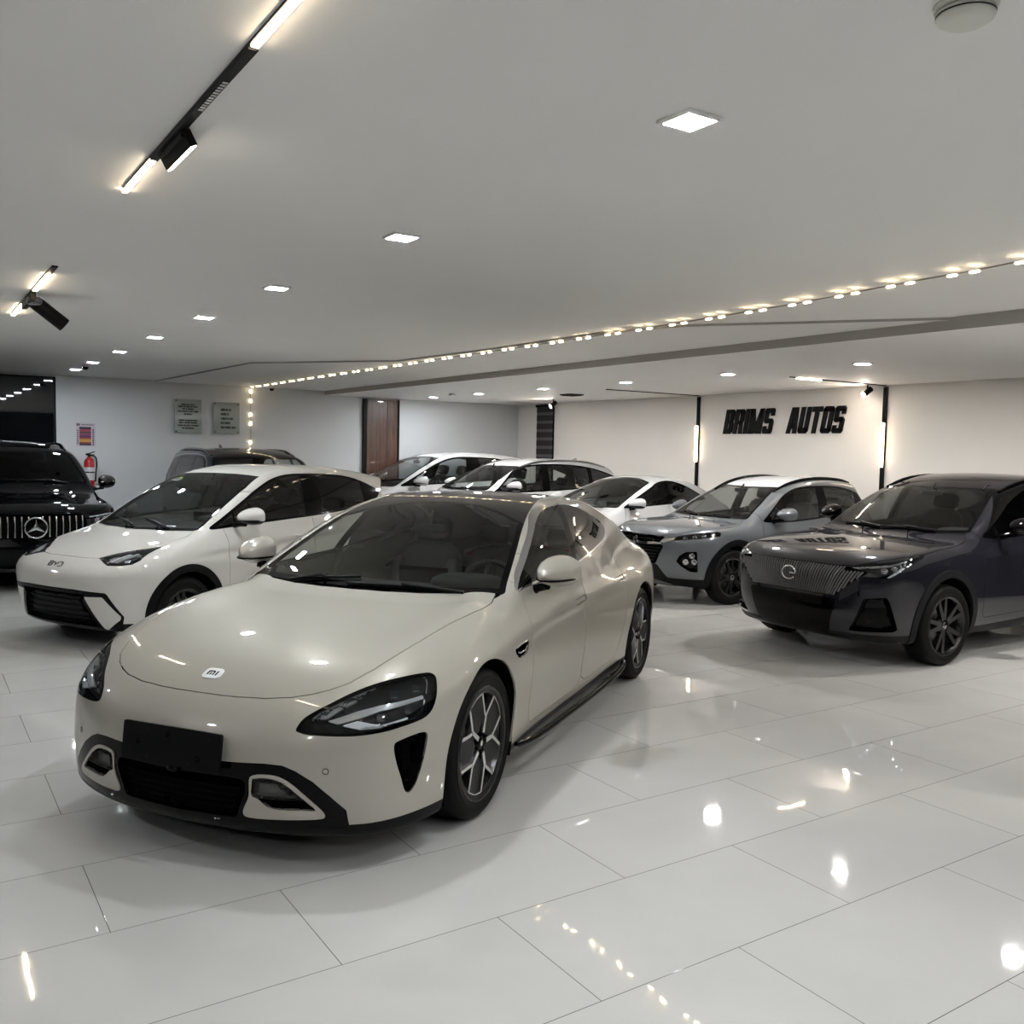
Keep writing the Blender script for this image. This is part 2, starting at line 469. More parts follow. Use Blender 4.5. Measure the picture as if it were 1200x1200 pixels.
SUVG = dict(    # dark grey sports utility
    bbox=((-3.9, -1.05, .12), (1.02, 1.05, 1.76)),
    W=[(1., .91), (.7, .93), (.3, .95), (0, .955), (-.5, .94), (-1.3, .93), (-2.2, .94), (-2.75, .96), (-3.3, .92), (-3.8, .84)],
    D=[(.15, -.08), (.25, -.05), (.4, -.02), (.55, 0), (.8, 0), (.92, -.02), (1.02, -.06), (1.12, -.14), (1.2, -.25)],
    nose=[(.15, .72), (.25, .83), (.38, .90), (.5, .92), (.65, .92), (.8, .915), (.88, .885), (.94, .82), (1.0, .70), (1.1, .4)],
    plan=[(0, 0), (.2, -.005), (.4, -.025), (.55, -.06), (.7, -.12), (.8, -.19), (.9, -.34), (1.0, -.7)],
    tail=[(.2, -3.55), (.5, -3.74), (.9, -3.74), (1.2, -3.66)], tplan=[(0, 0), (.4, -.03), (.7, -.13), (.85, -.3), (1., -.7)],
    Zl=[(1., .86), (.85, .93), (.6, .985), (.2, 1.035), (-.2, 1.07), (-.6, 1.09), (-1.5, 1.07), (-2.75, 1.11), (-3.8, 1.12)],
    crown=[(1., .03), (.3, .045), (-.5, .05), (-3.8, .06)],
    Zr=[(.3, .80), (-.1, .98), (-.35, 1.085), (-.6, 1.22), (-.9, 1.375), (-1.2, 1.51), (-1.5, 1.60), (-1.8, 1.65), (-2.1, 1.67), (-2.6, 1.66), (-3.1, 1.59), (-3.5, 1.49), (-3.8, 1.38)],
    Wg=[(.2, .80), (-.5, .84), (-1.2, .87), (-2, .87), (-2.8, .85), (-3.6, .76)],
    zb=[(.5, 1.04), (-1.2, 1.08), (-2.6, 1.14), (-3.6, 1.2)],
    G=[(-.5, -.2), (-.15, -.05), (0, 0), (.15, .05), (.3, .12), (.45, .20), (.6, .33)],
    xr=[(.9, -3.7), (1.1, -3.62), (1.4, -3.45), (1.55, -3.40), (1.7, -3.45)],
    bot=[(1., .24), (.6, .22), (-2.7, .22), (-3.4, .26), (-3.8, .38)],
    rcrown=.03, sweep=.14, sweepx=-1.8, sweepr=.12,
    k=dict(front=.10, rear=.22, top=.11, bot=.05, cab=.08, blend=.06, cabr=.1),
)
CROSS = dict(   # small silver crossover
    bbox=((-3.1, -1.0, .10), (.95, 1.0, 1.66)),
    W=[(.9, .80), (.6, .85), (.25, .885), (0, .89), (-.5, .875), (-1.3, .865), (-2.0, .875), (-2.52, .89), (-2.8, .85), (-3.0, .80)],
    D=[(.15, -.08), (.25, -.05), (.4, -.02), (.5, 0), (.75, 0), (.86, -.02), (.96, -.06), (1.05, -.14), (1.15, -.25)],
    nose=[(.15, .58), (.25, .68), (.38, .76), (.5, .79), (.65, .81), (.76, .805), (.84, .77), (.9, .70), (.96, .55), (1.05, .2)],
    plan=[(0, 0), (.2, -.012), (.4, -.05), (.55, -.11), (.68, -.19), (.78, -.30), (.88, -.5), (1., -.9)],
    tail=[(.2, -2.75), (.5, -2.90), (.9, -2.90), (1.2, -2.8)], tplan=[(0, 0), (.4, -.03), (.7, -.13), (.85, -.3), (1., -.7)],
    Zl=[(.9, .81), (.78, .87), (.6, .915), (.3, .96), (0, .99), (-.35, 1.01), (-1.5, 1.0), (-2.5, 1.05), (-3., 1.06)],
    crown=[(.9, .03), (.3, .04), (-.5, .05), (-3., .06)],
    Zr=[(.4, .72), (0, .89), (-.25, 1.0), (-.55, 1.165), (-.85, 1.315), (-1.1, 1.42), (-1.35, 1.49), (-1.6, 1.53), (-1.9, 1.55), (-2.3, 1.53), (-2.65, 1.47), (-2.9, 1.38), (-3.1, 1.28)],
    Wg=[(.2, .75), (-.4, .79), (-1.2, .81), (-2, .81), (-2.6, .77), (-3., .70)],
    zb=[(.5, .97), (-1.2, 1.02), (-2.4, 1.08), (-3, 1.12)],
    G=[(-.5, -.2), (-.15, -.05), (0, 0), (.15, .05), (.3, .12), (.42, .19), (.55, .32)],
    xr=[(.9, -2.85), (1.1, -2.78), (1.35, -2.62), (1.5, -2.6), (1.6, -2.62)],
    bot=[(.9, .24), (.5, .21), (-2.4, .21), (-3., .34)],
    rcrown=.025, sweep=.13, sweepx=-1.6, sweepr=.12,
    k=dict(front=.10, rear=.2, top=.10, bot=.05, cab=.08, blend=.06, cabr=.1),
)
BIGSUV = dict(  # tall black sports utility
    bbox=((-4.2, -1.1, .14), (1.0, 1.1, 1.92)),
    W=[(1., .92), (.7, .95), (.3, .985), (0, 1.0), (-.6, .975), (-1.6, .97), (-2.6, .985), (-3.1, 1.0), (-3.7, .96), (-4.1, .88)],
    D=[(.15, -.08), (.3, -.04), (.5, 0), (.8, 0), (.98, -.02), (1.08, -.05), (1.18, -.12), (1.3, -.28)],
    nose=[(.2, .70), (.35, .82), (.5, .86), (.7, .87), (.88, .865), (.96, .83), (1.02, .74), (1.1, .5)],
    plan=[(0, 0), (.3, -.015), (.5, -.05), (.7, -.12), (.82, -.2), (.92, -.34), (1., -.6)],
    tail=[(.2, -3.8), (.5, -4.0), (1., -4.0), (1.4, -3.9)], tplan=[(0, 0), (.4, -.02), (.7, -.09), (.9, -.25), (1., -.55)],
    Zl=[(1., .93), (.85, .99), (.6, 1.04), (.2, 1.08), (-.2, 1.115), (-.55, 1.15), (-1.5, 1.14), (-3., 1.16), (-4.1, 1.16)],
    crown=[(1., .04), (.3, .06), (-.5, .06), (-4.1, .05)],
    Zr=[(.2, .86), (-.25, 1.08), (-.5, 1.21), (-.8, 1.40), (-1.1, 1.575), (-1.35, 1.69), (-1.6, 1.735), (-1.9, 1.775), (-2.4, 1.79), (-3., 1.785), (-3.6, 1.77), (-4., 1.72)],
    Wg=[(.2, .84), (-.6, .89), (-1.4, .91), (-3, .91), (-4, .85)],
    zb=[(.5, 1.1), (-1.2, 1.15), (-3, 1.18), (-4, 1.2)],
    G=[(-.5, -.2), (-.15, -.05), (0, 0), (.15, .04), (.35, .11), (.5, .18), (.65, .30)],
    xr=[(1., -3.98), (1.2, -3.92), (1.5, -3.75), (1.75, -3.72)],
    bot=[(1., .26), (.5, .24), (-3., .24), (-4.1, .36)],
    rcrown=.035, sweep=.12, sweepx=-1.9, sweepr=.1,
    k=dict(front=.12, rear=.2, top=.12, bot=.05, cab=.09, blend=.06, cabr=.1),
    extraZ=lambda x, a: -.022 * gauss(a, .52, .06) * sstep(-x, -.75, 0.),
)
# ------------------------------------------------------------------ materials
def mat(name, col=(.5, .5, .5), rough=.5, metal=0., coat=0., spec=.5, emit=None, estr=0.):
    m = bpy.data.materials.new(name); m.use_nodes = True
    b = m.node_tree.nodes['Principled BSDF']
    b.inputs['Base Color'].default_value = (*col, 1); b.inputs['Roughness'].default_value = rough
    b.inputs['Metallic'].default_value = metal; b.inputs['Coat Weight'].default_value = coat
    b.inputs['Coat Roughness'].default_value = .02; b.inputs['Specular IOR Level'].default_value = spec
    if emit: b.inputs['Emission Color'].default_value = (*emit, 1); b.inputs['Emission Strength'].default_value = estr
    return m

def glass(name, tint=(.3, .32, .32), gloss=1.0, rough=0.0, ior=1.5):
    """tinted glazing: what lies behind shows through, with a sharp reflection on top"""
    m = bpy.data.materials.new(name); m.use_nodes = True; nt = m.node_tree; nt.nodes.clear()
    o = nt.nodes.new('ShaderNodeOutputMaterial'); t = nt.nodes.new('ShaderNodeBsdfTransparent'); g = nt.nodes.new('ShaderNodeBsdfGlossy')
    x = nt.nodes.new('ShaderNodeMixShader'); f = nt.nodes.new('ShaderNodeFresnel'); k = nt.nodes.new('ShaderNodeMath')
    t.inputs['Color'].default_value = (*tint, 1); g.inputs['Roughness'].default_value = rough; f.inputs['IOR'].default_value = ior
    k.operation = 'MULTIPLY'; k.inputs[1].default_value = gloss
    ge = nt.nodes.new('ShaderNodeNewGeometry'); mr = nt.nodes.new('ShaderNodeMapRange')      # a thin pane: same reflection from either side
    mr.inputs['To Min'].default_value = ior; mr.inputs['To Max'].default_value = 1 / ior
    nt.links.new(ge.outputs['Backfacing'], mr.inputs['Value']); nt.links.new(mr.outputs['Result'], f.inputs['IOR'])
    nt.links.new(f.outputs[0], k.inputs[0]); nt.links.new(k.outputs[0], x.inputs[0])
    nt.links.new(t.outputs[0], x.inputs[1]); nt.links.new(g.outputs[0], x.inputs[2]); nt.links.new(x.outputs[0], o.inputs['Surface'])
    return m

def flake(name, col, metal=.35, rough=.35):
    """car paint: pigment with a fine metallic flake under clear coat"""
    m = mat(name, col, rough, metal, 1.0, 0.); nt = m.node_tree; b = nt.nodes['Principled BSDF']; b.inputs['Coat IOR'].default_value = 1.55
    n = nt.nodes.new('ShaderNodeTexNoise'); n.inputs['Scale'].default_value = 900; n.inputs['Detail'].default_value = 1
    tc = nt.nodes.new('ShaderNodeTexCoord'); nt.links.new(tc.outputs['Object'], n.inputs['Vector'])
    r = nt.nodes.new('ShaderNodeMapRange'); r.inputs['To Min'].default_value = rough - .06; r.inputs['To Max'].default_value = rough + .06
    nt.links.new(n.outputs['Fac'], r.inputs['Value']); nt.links.new(r.outputs['Result'], b.inputs['Roughness'])
    return m

M = {}
M['champagne'] = flake('champagne_paint', (.365, .342, .300), .12, .34)
M['white'] = flake('white_paint', (.52, .505, .47), 0.0, .35)
M['pearl'] = flake('pearl_white_paint', (.42, .425, .43), 0.0, .35)
M['silver'] = flake('silver_blue_paint', (.118, .127, .140), .3, .32)
M['roofwhite'] = flake('white_roof_paint', (.56, .58, .60), 0., .3)
M['dkgrey'] = flake('dark_grey_paint', (.012, .012, .0165), .2, .33)
M['blackpaint'] = flake('black_paint', (.002, .002, .0025), 0., .3)
M['bluegrey'] = flake('blue_grey_paint', (.03, .035, .046), .4, .33)
M['gloss'] = mat('gloss_black', (.0012, .0012, .0015), .05, spec=.14)
M['roofblack'] = mat('gloss_black_roof', (.006, .004, .006), .04, spec=.5)
M['plastic'] = mat('black_plastic', (.004, .004, .0045), .4, spec=.12)
M['cladding'] = mat('grey_cladding', (.009, .009, .010), .5, spec=.12)
M['tyre'] = mat('tyre_rubber', (.0045, .0045, .0045), .6, spec=.12)
M['chrome'] = mat('chrome', (.75, .75, .76), .08, 1.)
M['darkchrome'] = mat('dark_chrome', (.22, .22, .23), .15, 1.)
M['alloy'] = mat('machined_alloy', (.72, .72, .72), .22, 1.)
M['rimdark'] = mat('dark_rim', (.006, .006, .0065), .25, 0., spec=.4)
M['rimpanel'] = mat('grey_rim_panel', (.010, .010, .011), .35, 0., spec=.12)
M['flap'] = mat('intake_flap_grey', (.11, .108, .104), .45, spec=.15)
M['darkbar'] = mat('dark_grille_bar', (.15, .15, .155), .28, .8)
M['disc'] = mat('brake_disc', (.25, .25, .25), .35, 1.)
M['void'] = mat('dark_recess', (.003, .003, .003), .8, spec=.05)
M['inner'] = mat('dark_interior', (.010, .010, .0105), .7, spec=.2)
M['innermid'] = mat('grey_interior', (.065, .062, .06), .7)
M['innerlight'] = mat('pale_interior', (.30, .29, .27), .7)
M['lens'] = glass('lamp_cover_glass', (.80, .82, .84), 1.0)
M['lamp'] = mat('lamp_reflector', (.55, .56, .58), .12, 1.)
M['lampgrey'] = mat('lamp_grey', (.40, .39, .39), .3, .1)
M['lampdark'] = mat('lamp_dark', (.01, .01, .012), .15)
M['drl'] = mat('lamp_light_guide', (.75, .76, .77), .2)
M['screen'] = glass('windscreen_glass', (.74, .77, .75), 1.0)
M['tint'] = glass('tinted_glass', (.72, .75, .73), 1.0)
M['tintdark'] = glass('dark_tinted_glass', (.22, .23, .23), 1.0)
M['clear'] = glass('clear_glass', (.80, .83, .83), 1.0)
M['privacy'] = glass('privacy_glass', (.05, .05, .052), 1.1)
M['red'] = mat('red_lamp', (.25, .01, .012), .15, coat=1.)
M['orange'] = mat('amber_reflector', (.6, .2, .02), .2)

# ------------------------------------------------------------------ cutting parts out of a body
def fld(view, poly, lim=None):
    P = np.asarray(poly, float); lo = P.min(0) - .15; hi = P.max(0) + .15
    def F(V):
        uv = view.uv(V); d = np.full(len(V), .5)
        m = ((uv >= lo) & (uv <= hi)).all(1)
        if lim is not None:
            l = lim(V); m &= l < .12
        if m.any(): d[m] = sdf2(P, uv[m])
        if lim is not None: d = np.maximum(d, l)
        return d
    return F

def facing(view, c=.15):
    return None

def cut(S, F, off=0., ref=2, band=.012):
    if len(S.T) == 0: return S, S
    G = (lambda V: F(V) - off)
    if ref: S = S.refine(G, band, ref)
    return S.split(G(S.V))

def part(S, F, gap=.0, ref=2):
    """-> (piece, rest) with a shut line of width 2*gap"""
    a, rest = cut(S, F, gap, ref)
    if gap: a, _ = cut(a, F, -gap, ref)
    return a, rest

def recess(S, name, m, parent, d):
    return S.offset(-d).obj(name, m, parent, lip=-d)

def limx(x0): return lambda V: x0 - V[:, 0]            # only ahead of x0
def limxb(x0): return lambda V: V[:, 0] - x0           # only behind x0
def limy(y0): return lambda V: y0 - np.abs(V[:, 1])    # only outside of |y| = y0
def limz(z0): return lambda V: z0 - V[:, 2]
def limzb(z0): return lambda V: V[:, 2] - z0
def lims(*l): return lambda V: np.maximum.reduce([q(V) for q in l])

def halves(S):
    """split a pair of mirrored pieces into the left and the right one"""
    return S.split(-S.V[:, 1])

def circle(cx, cz, r, n=48, a0=0, a1=360):
    return [(cx + r * math.cos(math.radians(a0 + (a1 - a0) * i / n)), cz + r * math.sin(math.radians(a0 + (a1 - a0) * i / n))) for i in range(n)]

def arch_poly(cx, cz, r, down=.4):
    return [(cx - r, cz - down)] + [(cx + r * math.cos(a), cz + r * math.sin(a)) for a in np.linspace(math.pi, 0, 40)] + [(cx + r, cz - down)]

def inward(V):
    d = np.zeros_like(V); d[:, 1] = -np.sign(V[:, 1]); return d

def arches(S, wheels, ymin=.45):
    for cx, cz, r in wheels:
        _, S = cut(S, fld(SIDE, arch_poly(cx, cz, r), limy(ymin)), 0, 2)
    return S

def near_arch(wheels):
    def f(C):
        m = np.zeros(len(C), bool)
        for cx, cz, r in wheels: m |= (np.hypot(C[:, 0] - cx, C[:, 2] - cz) < r + .02) & (C[:, 2] < cz + r + .02)
        return m
    return f

# ------------------------------------------------------------------ wheels
def wheel_mesh_tyre(R, w, rim):
    h = w / 2
    p = [(rim - .01, -h * .85), (rim + .012, -h * .95), (rim + .02, -h), (rim + (R - rim) * .5, -h * 1.04), (R - .022, -h * .98), (R - .006, -h * .86),
         (R, -h * .7)]
    q = []
    for y in np.linspace(-h * .62, h * .62, 9):
        q.append((R, y))
    prof = p + [(r_, y_) for r_, y_ in q] + [(r_, -y_) for r_, y_ in p[::-1]]
    mb = MB(); mb.lathe(prof, 64)
    # circumferential grooves
    for y in (-h * .42, 0, h * .42):
        mb.lathe([(R + .0015, y - .006), (R + .0005, y), (R + .0015, y + .006)], 48)
    # raised ring on the sidewall
    mb.lathe([(rim + (R - rim) * .45, h * 1.045), (rim + (R - rim) * .5, h * 1.07), (rim + (R - rim) * .55, h * 1.045)], 64)
    return mb

def face_fr(y):
    return lambda u, v, d: (u, y + d, v)

def rot2(poly, a):
    c, s = math.cos(a), math.sin(a); return [(c * x - s * y, s * x + c * y) for x, y in poly]

def strip(a, b, wa, wb=None):
    wb = wa if wb is None else wb
    a = Vector(a); b = Vector(b); t = (b - a).normalized(); n = Vector((-t.y, t.x))
    return [tuple(a - n * wa / 2), tuple(b - n * wb / 2), tuple(b + n * wb / 2), tuple(a + n * wa / 2)]

def make_wheel(parent, x, y, R, w, rim, style, side, spin=0.):
    """tyre with rim, spokes, disc and hub cap; outer face towards +y (mirrored for the right side)"""
    t = wheel_mesh_tyre(R, w, rim).build('wheel', M['tyre'], parent)
    t.location = (x, y, R); t.rotation_euler = (0, spin, 0) if side > 0 else (0, spin, math.pi)
    h = w / 2
    b = MB(); b.lathe([(rim - .012, -h * .9), (rim - .03, -h * .6), (rim - .04, h * .3), (rim - .025, h * .75), (rim - .006, h * .97), (rim + .006, h * 1.0), (rim + .010, h * .95)], 64)
    b.build('rim_barrel', M['rimdark'] if style != 'alloy10' else M['alloy'], t)
    d = MB(); d.lathe([(.05, 0), (rim * .72, 0), (rim * .72, -.03), (.05, -.03)], 40); d.build('brake_disc', M['disc'], t)
    f = h * .80
    if style == 'petal5':
        lip = MB(); lip.lathe([(rim - .028, f + .01), (rim - .012, f + .022), (rim + .002, f + .018), (rim + .004, f)], 64); lip.build('rim_lip', M['rimpanel'], t)
        r1, r2, r3 = .06, rim * .47, rim * .93
        pan = MB(); sil = MB(); blk = MB()
        for k in range(5):
            a = 2 * math.pi * k / 5 + math.pi / 2
            a2 = a + 2 * math.pi / 5; mid = (a + a2) / 2; e = math.radians(18.5)
            P = lambda r, q: (r * math.cos(q), r * math.sin(q))
            hexa = [P(.055, mid), P(r2, a), P(r3, a + e), P(r3 * 1.0, mid), P(r3, a2 - e), P(r2, a2)]
            pan.prism(hexa, face_fr(f), -.02, .004)
            sil.prism(strip(P(.05, a), P(r2 + .006, a), .024, .020), face_fr(f), -.02, .016)
            for q in (a + e, a - e): sil.prism(strip(P(r2, a), P(r3, q), .0155), face_fr(f), -.02, .014)
            sil.prism(strip(P(r3, a + e), P(r3, mid), .018), face_fr(f), -.02, .014); sil.prism(strip(P(r3, mid), P(r3, a2 - e), .018), face_fr(f), -.02, .014)
            blk.prism([P(r2 * 1.02, a), P(rim * .99, a - e), P(rim * .99, a), P(rim * .99, a + e)], face_fr(f), -.055, -.045)
        pan.build('rim_panel', M['rimpanel'], t); sil.build('spoke_edge', M['alloy'], t)
        cap = MB(); cap.lathe([(.0, f + .012), (.028, f + .012), (.034, f + .006), (.036, f - .02)], 32); cap.build('hub_cap', M['gloss'], t)
        lg = MB(); lg.prism(rnd([(-.012, -.012), (.012, -.012), (.012, .012), (-.012, .012)], .006), face_fr(f + .012), 0, .002); lg.build('hub_badge', M['alloy'], t)
    else:
        n = {'dark5x2': 5, 'alloy10': 5, 'multi7': 7, 'dark6': 6}[style]
        mm = {'dark5x2': M['rimdark'], 'alloy10': M['alloy'], 'multi7': M['rimdark'], 'dark6': M['darkchrome']}[style]
        sp = MB()
        for k in range(n):
            a = 2 * math.pi * k / n + math.pi / 2
            P = lambda r, q: (r * math.cos(q), r * math.sin(q))
            for e in ((-.17, .17) if n == 5 else (0,)):
                q0, q1 = a + e * .9, a + e * 1.25
                A = P(.05, q0); B = P(rim * .97, q1)
                poly = strip(A, B, .042, .034); n4 = len(poly)
                vs = [(poly[0][0], f, poly[0][1]), (poly[1][0], f + .012, poly[1][1]), (poly[2][0], f + .012, poly[2][1]), (poly[3][0], f, poly[3][1])]
                vb = [(x_, y_ - .035, z_) for x_, y_, z_ in vs]
                sp.add(vs + vb, [(3, 2, 1, 0), (4, 5, 6, 7), (0, 1, 5, 4), (1, 2, 6, 5), (2, 3, 7, 6), (3, 0, 4, 7)])
        sp.lathe([(.0, f - .004), (.07, f - .004), (.085, f - .02), (.085, f - .05)], 32)
        sp.lathe([(rim - .03, f - .02), (rim - .012, f + .014), (rim + .004, f + .016)], 64)
        sp.build('spokes', mm, t)
        cap = MB(); cap.lathe([(.0, f + .008), (.026, f + .008), (.032, f + .002), (.034, f - .02)], 32); cap.build('hub_cap', M['darkchrome'], t)
    return t

def underbody(parent, wheels, x0, x1, yw=.62, z0=.2, r=.38):
    """wheel housings and floor pan"""
    mb = MB()
    mb.box(((x0 + x1) / 2, 0, z0 + .04), (x1 - x0, yw * 2, .08))
    for cx, cz, rr in wheels:
        for s in (-1, 1):
            q = rr + .015; vs = []; n = 28
            ys = (s * (yw - .12), s * (yw + .275))
            for i in range(n + 1):
                a = math.radians(-25 + 230 * i / n)
                for yy in ys: vs.append((cx + q * math.cos(a), yy, cz + q * math.sin(a)))
            fs = [(2 * i, 2 * i + 1, 2 * i + 3, 2 * i + 2) for i in range(n)]
            mb.add(vs, fs, True)
            cv = [(cx + q * math.cos(math.radians(-25 + 230 * i / n)), ys[0], cz + q * math.sin(math.radians(-25 + 230 * i / n))) for i in range(n + 1)]
            mb.add(cv, [tuple(range(n + 1))])
    return mb.build('underbody', M['void'], parent)

# ------------------------------------------------------------------ interior
def blob(c, d, e=.25, rot=None, seg=12):
    """rounded cushion"""
    bm = bmesh.new(); bmesh.ops.create_cube(bm, size=1.)
    bmesh.ops.subdivide_edges(bm, edges=bm.edges[:], cuts=4, use_grid_fill=True)
    for v in bm.verts:
        p = v.co * 2; n = Vector((math.copysign(abs(p.x), p.x), p.y, p.z))
        L = (abs(p.x) ** 4 + abs(p.y) ** 4 + abs(p.z) ** 4) ** .25
        v.co = Vector((p.x / L * d[0] / 2, p.y / L * d[1] / 2, p.z / L * d[2] / 2))
    M4 = Matrix.Translation(Vector(c)) @ (rot.to_4x4() if rot is not None else Matrix())
    for v in bm.verts: v.co = M4 @ v.co
    return bm

def seat(parent, x, y, z, m, w=.5, name='front_seat'):
    mb = MB(); R = Matrix.Rotation(math.radians(-18), 3, 'Y')
    mb.bm(blob((x, y, z + .08), (.52, w, .17)), smooth=True)
    mb.bm(blob((x - .30, y, z + .40), (.16, w * .96, .66), rot=R), smooth=True)
    for s in (-1, 1):
        mb.bm(blob((x - .25, y + s * w * .42, z + .36), (.16, .10, .5), rot=R), smooth=True)
        mb.bm(blob((x + .02, y + s * w * .43, z + .12), (.42, .10, .16)), smooth=True)
    o = mb.build(name, m, parent)
    hr = MB(); hr.bm(blob((x - .42, y, z + .80), (.11, .27, .17), rot=R), smooth=True)
    for s in (-.06, .06): hr.tube([(x - .42, y + s, z + .76), (x - .38, y + s, z + .64)], .007)
    hr.build('headrest', m, o)
    return o

def interior(parent, xd, xs, xr, zs, zd, w, m_seat, m_dash, drv=1, yseat=.36, rear=True):
    """dashboard at xd, front seats at xs, rear bench at xr; seat height zs, dash top zd"""
    mb = MB()
    prof = [(xd + .42, zd - .06), (xd + .1, zd), (xd - .12, zd - .005), (xd - .22, zd - .05), (xd - .24, zd - .14), (xd - .12, zd - .26), (xd - .05, zd - .5), (xd + .42, zd - .5)]
    mb.prism(rnd(prof, .05, 4), lambda u, v, d: (u, d, v), -w, w)
    if drv is not None:
        mb.bm(blob((xd - .13, drv * yseat, zd + .0), (.28, .42, .12)), smooth=True)
    o = mb.build('dashboard', m_dash, parent)
    sc = MB(); sc.box((xd - .25, 0, zd - .03), (.02, .34, .2), bevel=.006); sc.build('centre_screen', M['gloss'], o)
    sw = MB(); c = Vector((xd - .42, drv * yseat, zd - .07)); R = Matrix.Rotation(math.radians(66), 3, 'Y')
    ring = [c + R @ Vector((.185 * math.cos(a), .185 * math.sin(a), 0)) for a in np.linspace(0, 2 * math.pi, 37)[:-1]]
    sw.tube(ring, .017, 8, closed=True)
    for a in (0, math.pi, -math.pi / 2):
        sw.tube([c, c + R @ Vector((.18 * math.sin(a), .18 * math.cos(a), 0))], .016, 6)
    sw.bm(blob(tuple(c), (.12, .16, .06), rot=R), smooth=True)
    sw.build('steering_wheel', m_dash, parent)
    for s in (-1, 1): seat(parent, xs, s * yseat, zs, m_seat)
    if rear:
        rb = MB(); R2 = Matrix.Rotation(math.radians(-22), 3, 'Y')
        rb.bm(blob((xr, 0, zs + .06), (.5, w * 1.5, .18)), smooth=True)
        rb.bm(blob((xr - .3, 0, zs + .34), (.16, w * 1.5, .58), rot=R2), smooth=True)
        for s in (-1, 1): rb.bm(blob((xr - .42, s * w * .45, zs + .68), (.11, .26, .15), rot=R2), smooth=True)
        rb.build('rear_bench', m_seat, parent)
    fl = MB(); fl.box(((xd + xr) / 2, 0, zs - .12), (abs(xd - xr) + 1., w * 1.8, .06)); fl.build('cabin_floor', M['inner'], parent)
    mr = MB()
    return o

# ------------------------------------------------------------------ mirrors, wipers and so on
def mirror(parent, x, y, z, s, m_cap, m_low=None, L=.22, W=.2, H=.145, stalk=None, band=True):
    """door mirror: shell flattened at the glass (rear), with stalk and reflector; s = +1 left"""
    def shell(n=24, k=16):
        vs = []; fs = []
        for i in range(k + 1):
            t = i / k                                     # 0 front tip .. 1 rear rim
            r = math.sin(min(1, t * 1.08) * math.pi / 2) ** .55 if t > 0 else .02
            for j in range(n):
                a = 2 * math.pi * j / n
                ca, sa = math.cos(a), math.sin(a)
                p = (abs(ca) ** 2.6 + abs(sa) ** 2.6) ** (-1 / 2.6)
                taper = 1 - .16 * max(0, ca)              # lower outer end
                vs.append((x + L * (.55 - t), y + s * (ca * p * W * .5 * r + .03 * t), z + sa * p * H * .5 * r * taper + .012 * t * (1 if sa > 0 else .3)))
        for i in range(k):
            for j in range(n):
                j2 = (j + 1) % n
                q = (i * n + j, i * n + j2, (i + 1) * n + j2, (i + 1) * n + j)
                fs.append(q if s > 0 else q[::-1])
        return vs, fs, n, k
    vs, fs, n, k = shell()
    up = [f for f in fs if sum(vs[i][2] for i in f) / 4 > z - H * .17]
    lo = [f for f in fs if not sum(vs[i][2] for i in f) / 4 > z - H * .17]
    mb = MB(); mb.add(vs, up, True); o = mb.build('mirror', m_cap, parent)
    ml = MB(); ml.add(vs, lo, True); ml.build('mirror_shell', m_low or m_cap, o)
    if band:
        zb = z - H * .17
        bb = MB(); pts = []
        for a in np.linspace(-math.pi / 2, math.pi / 2, 13):
            pts.append((x + L * (-.42 + .92 * math.cos(a)), y + s * (math.sin(a) * W * .5 + .012), zb))
        bb.tube(pts, .0065, 6); bb.build('mirror_trim', M['gloss'], o)
    g = MB(); rim = [vs[k * n + j] for j in range(n)]
    g.add([(px + .006, py, pz) for px, py, pz in rim], [tuple(range(n))]); g.build('mirror_glass', M['chrome'], o)
    st = MB()
    a = stalk or (x - .02, y - s * (W * .5 + .06), z - H * .6)
    st.tube([a, ((a[0] + x) / 2, (a[1] + y - s * W * .2) / 2, (a[2] + z - H * .4) / 2), (x, y - s * W * .12, z - H * .38)], [.03, .024, .03], 10)
    st.build('mirror_stalk', M['gloss'], o)
    return o

def wiper(parent, S_bvh, a, b, up=.012):
    pts = []
    for t in np.linspace(0, 1, 9):
        p = Vector(a).lerp(Vector(b), t)
        h = S_bvh.ray_cast(Vector((p.x, p.y, 2.)), Vector((0, 0, -1)))
        z = h[0].z if h[0] is not None else p.z
        pts.append((p.x, p.y, z + up))
    mb = MB(); mb.tube(pts, .008, 6)
    mid = pts[4]; mb.tube([pts[0], (mid[0] + .03, mid[1], mid[2] + .02), pts[4]], .009, 6)
    return mb.build('wiper', M['plastic'], parent)

def bvh_of(S): return BVHTree.FromPolygons([tuple(v) for v in S.V], [tuple(t) for t in S.T])

def hit(bvh, view, u, v, s=1, far=6.):
    """surface point and normal under the drawing-plane point (u, v)"""
    o = view.u * u + view.v * v + view.d * far; d = -view.d
    if s < 0: o = o * np.array([1, -1, 1]); d = d * np.array([1, -1, 1])
    r = bvh.ray_cast(Vector(o), Vector(d))
    return r[0], r[1]

def frame_at(p, n, up=(0, 0, 1)):
    z = n.normalized(); x = Vector(up).cross(z).normalized(); y = z.cross(x)
    return Matrix(((x.x, y.x, z.x, p.x), (x.y, y.y, z.y, p.y), (x.z, y.z, z.z, p.z), (0, 0, 0, 1)))

def badge(name, bvh, view, u, v, polys, m, parent, depth=.006, up=(0, 0, 1), s=1, lift=0., n=None):
    p, nn = hit(bvh, view, u, v, s)
    nn = Vector(n) if n is not None else nn
    T = frame_at(p, nn, up); mb = MB()
    for q in polys: mb.prism(q, lambda a, b, d: T @ Vector((a, b, d + lift)), 0, depth)
    return mb.build(name, m, parent)

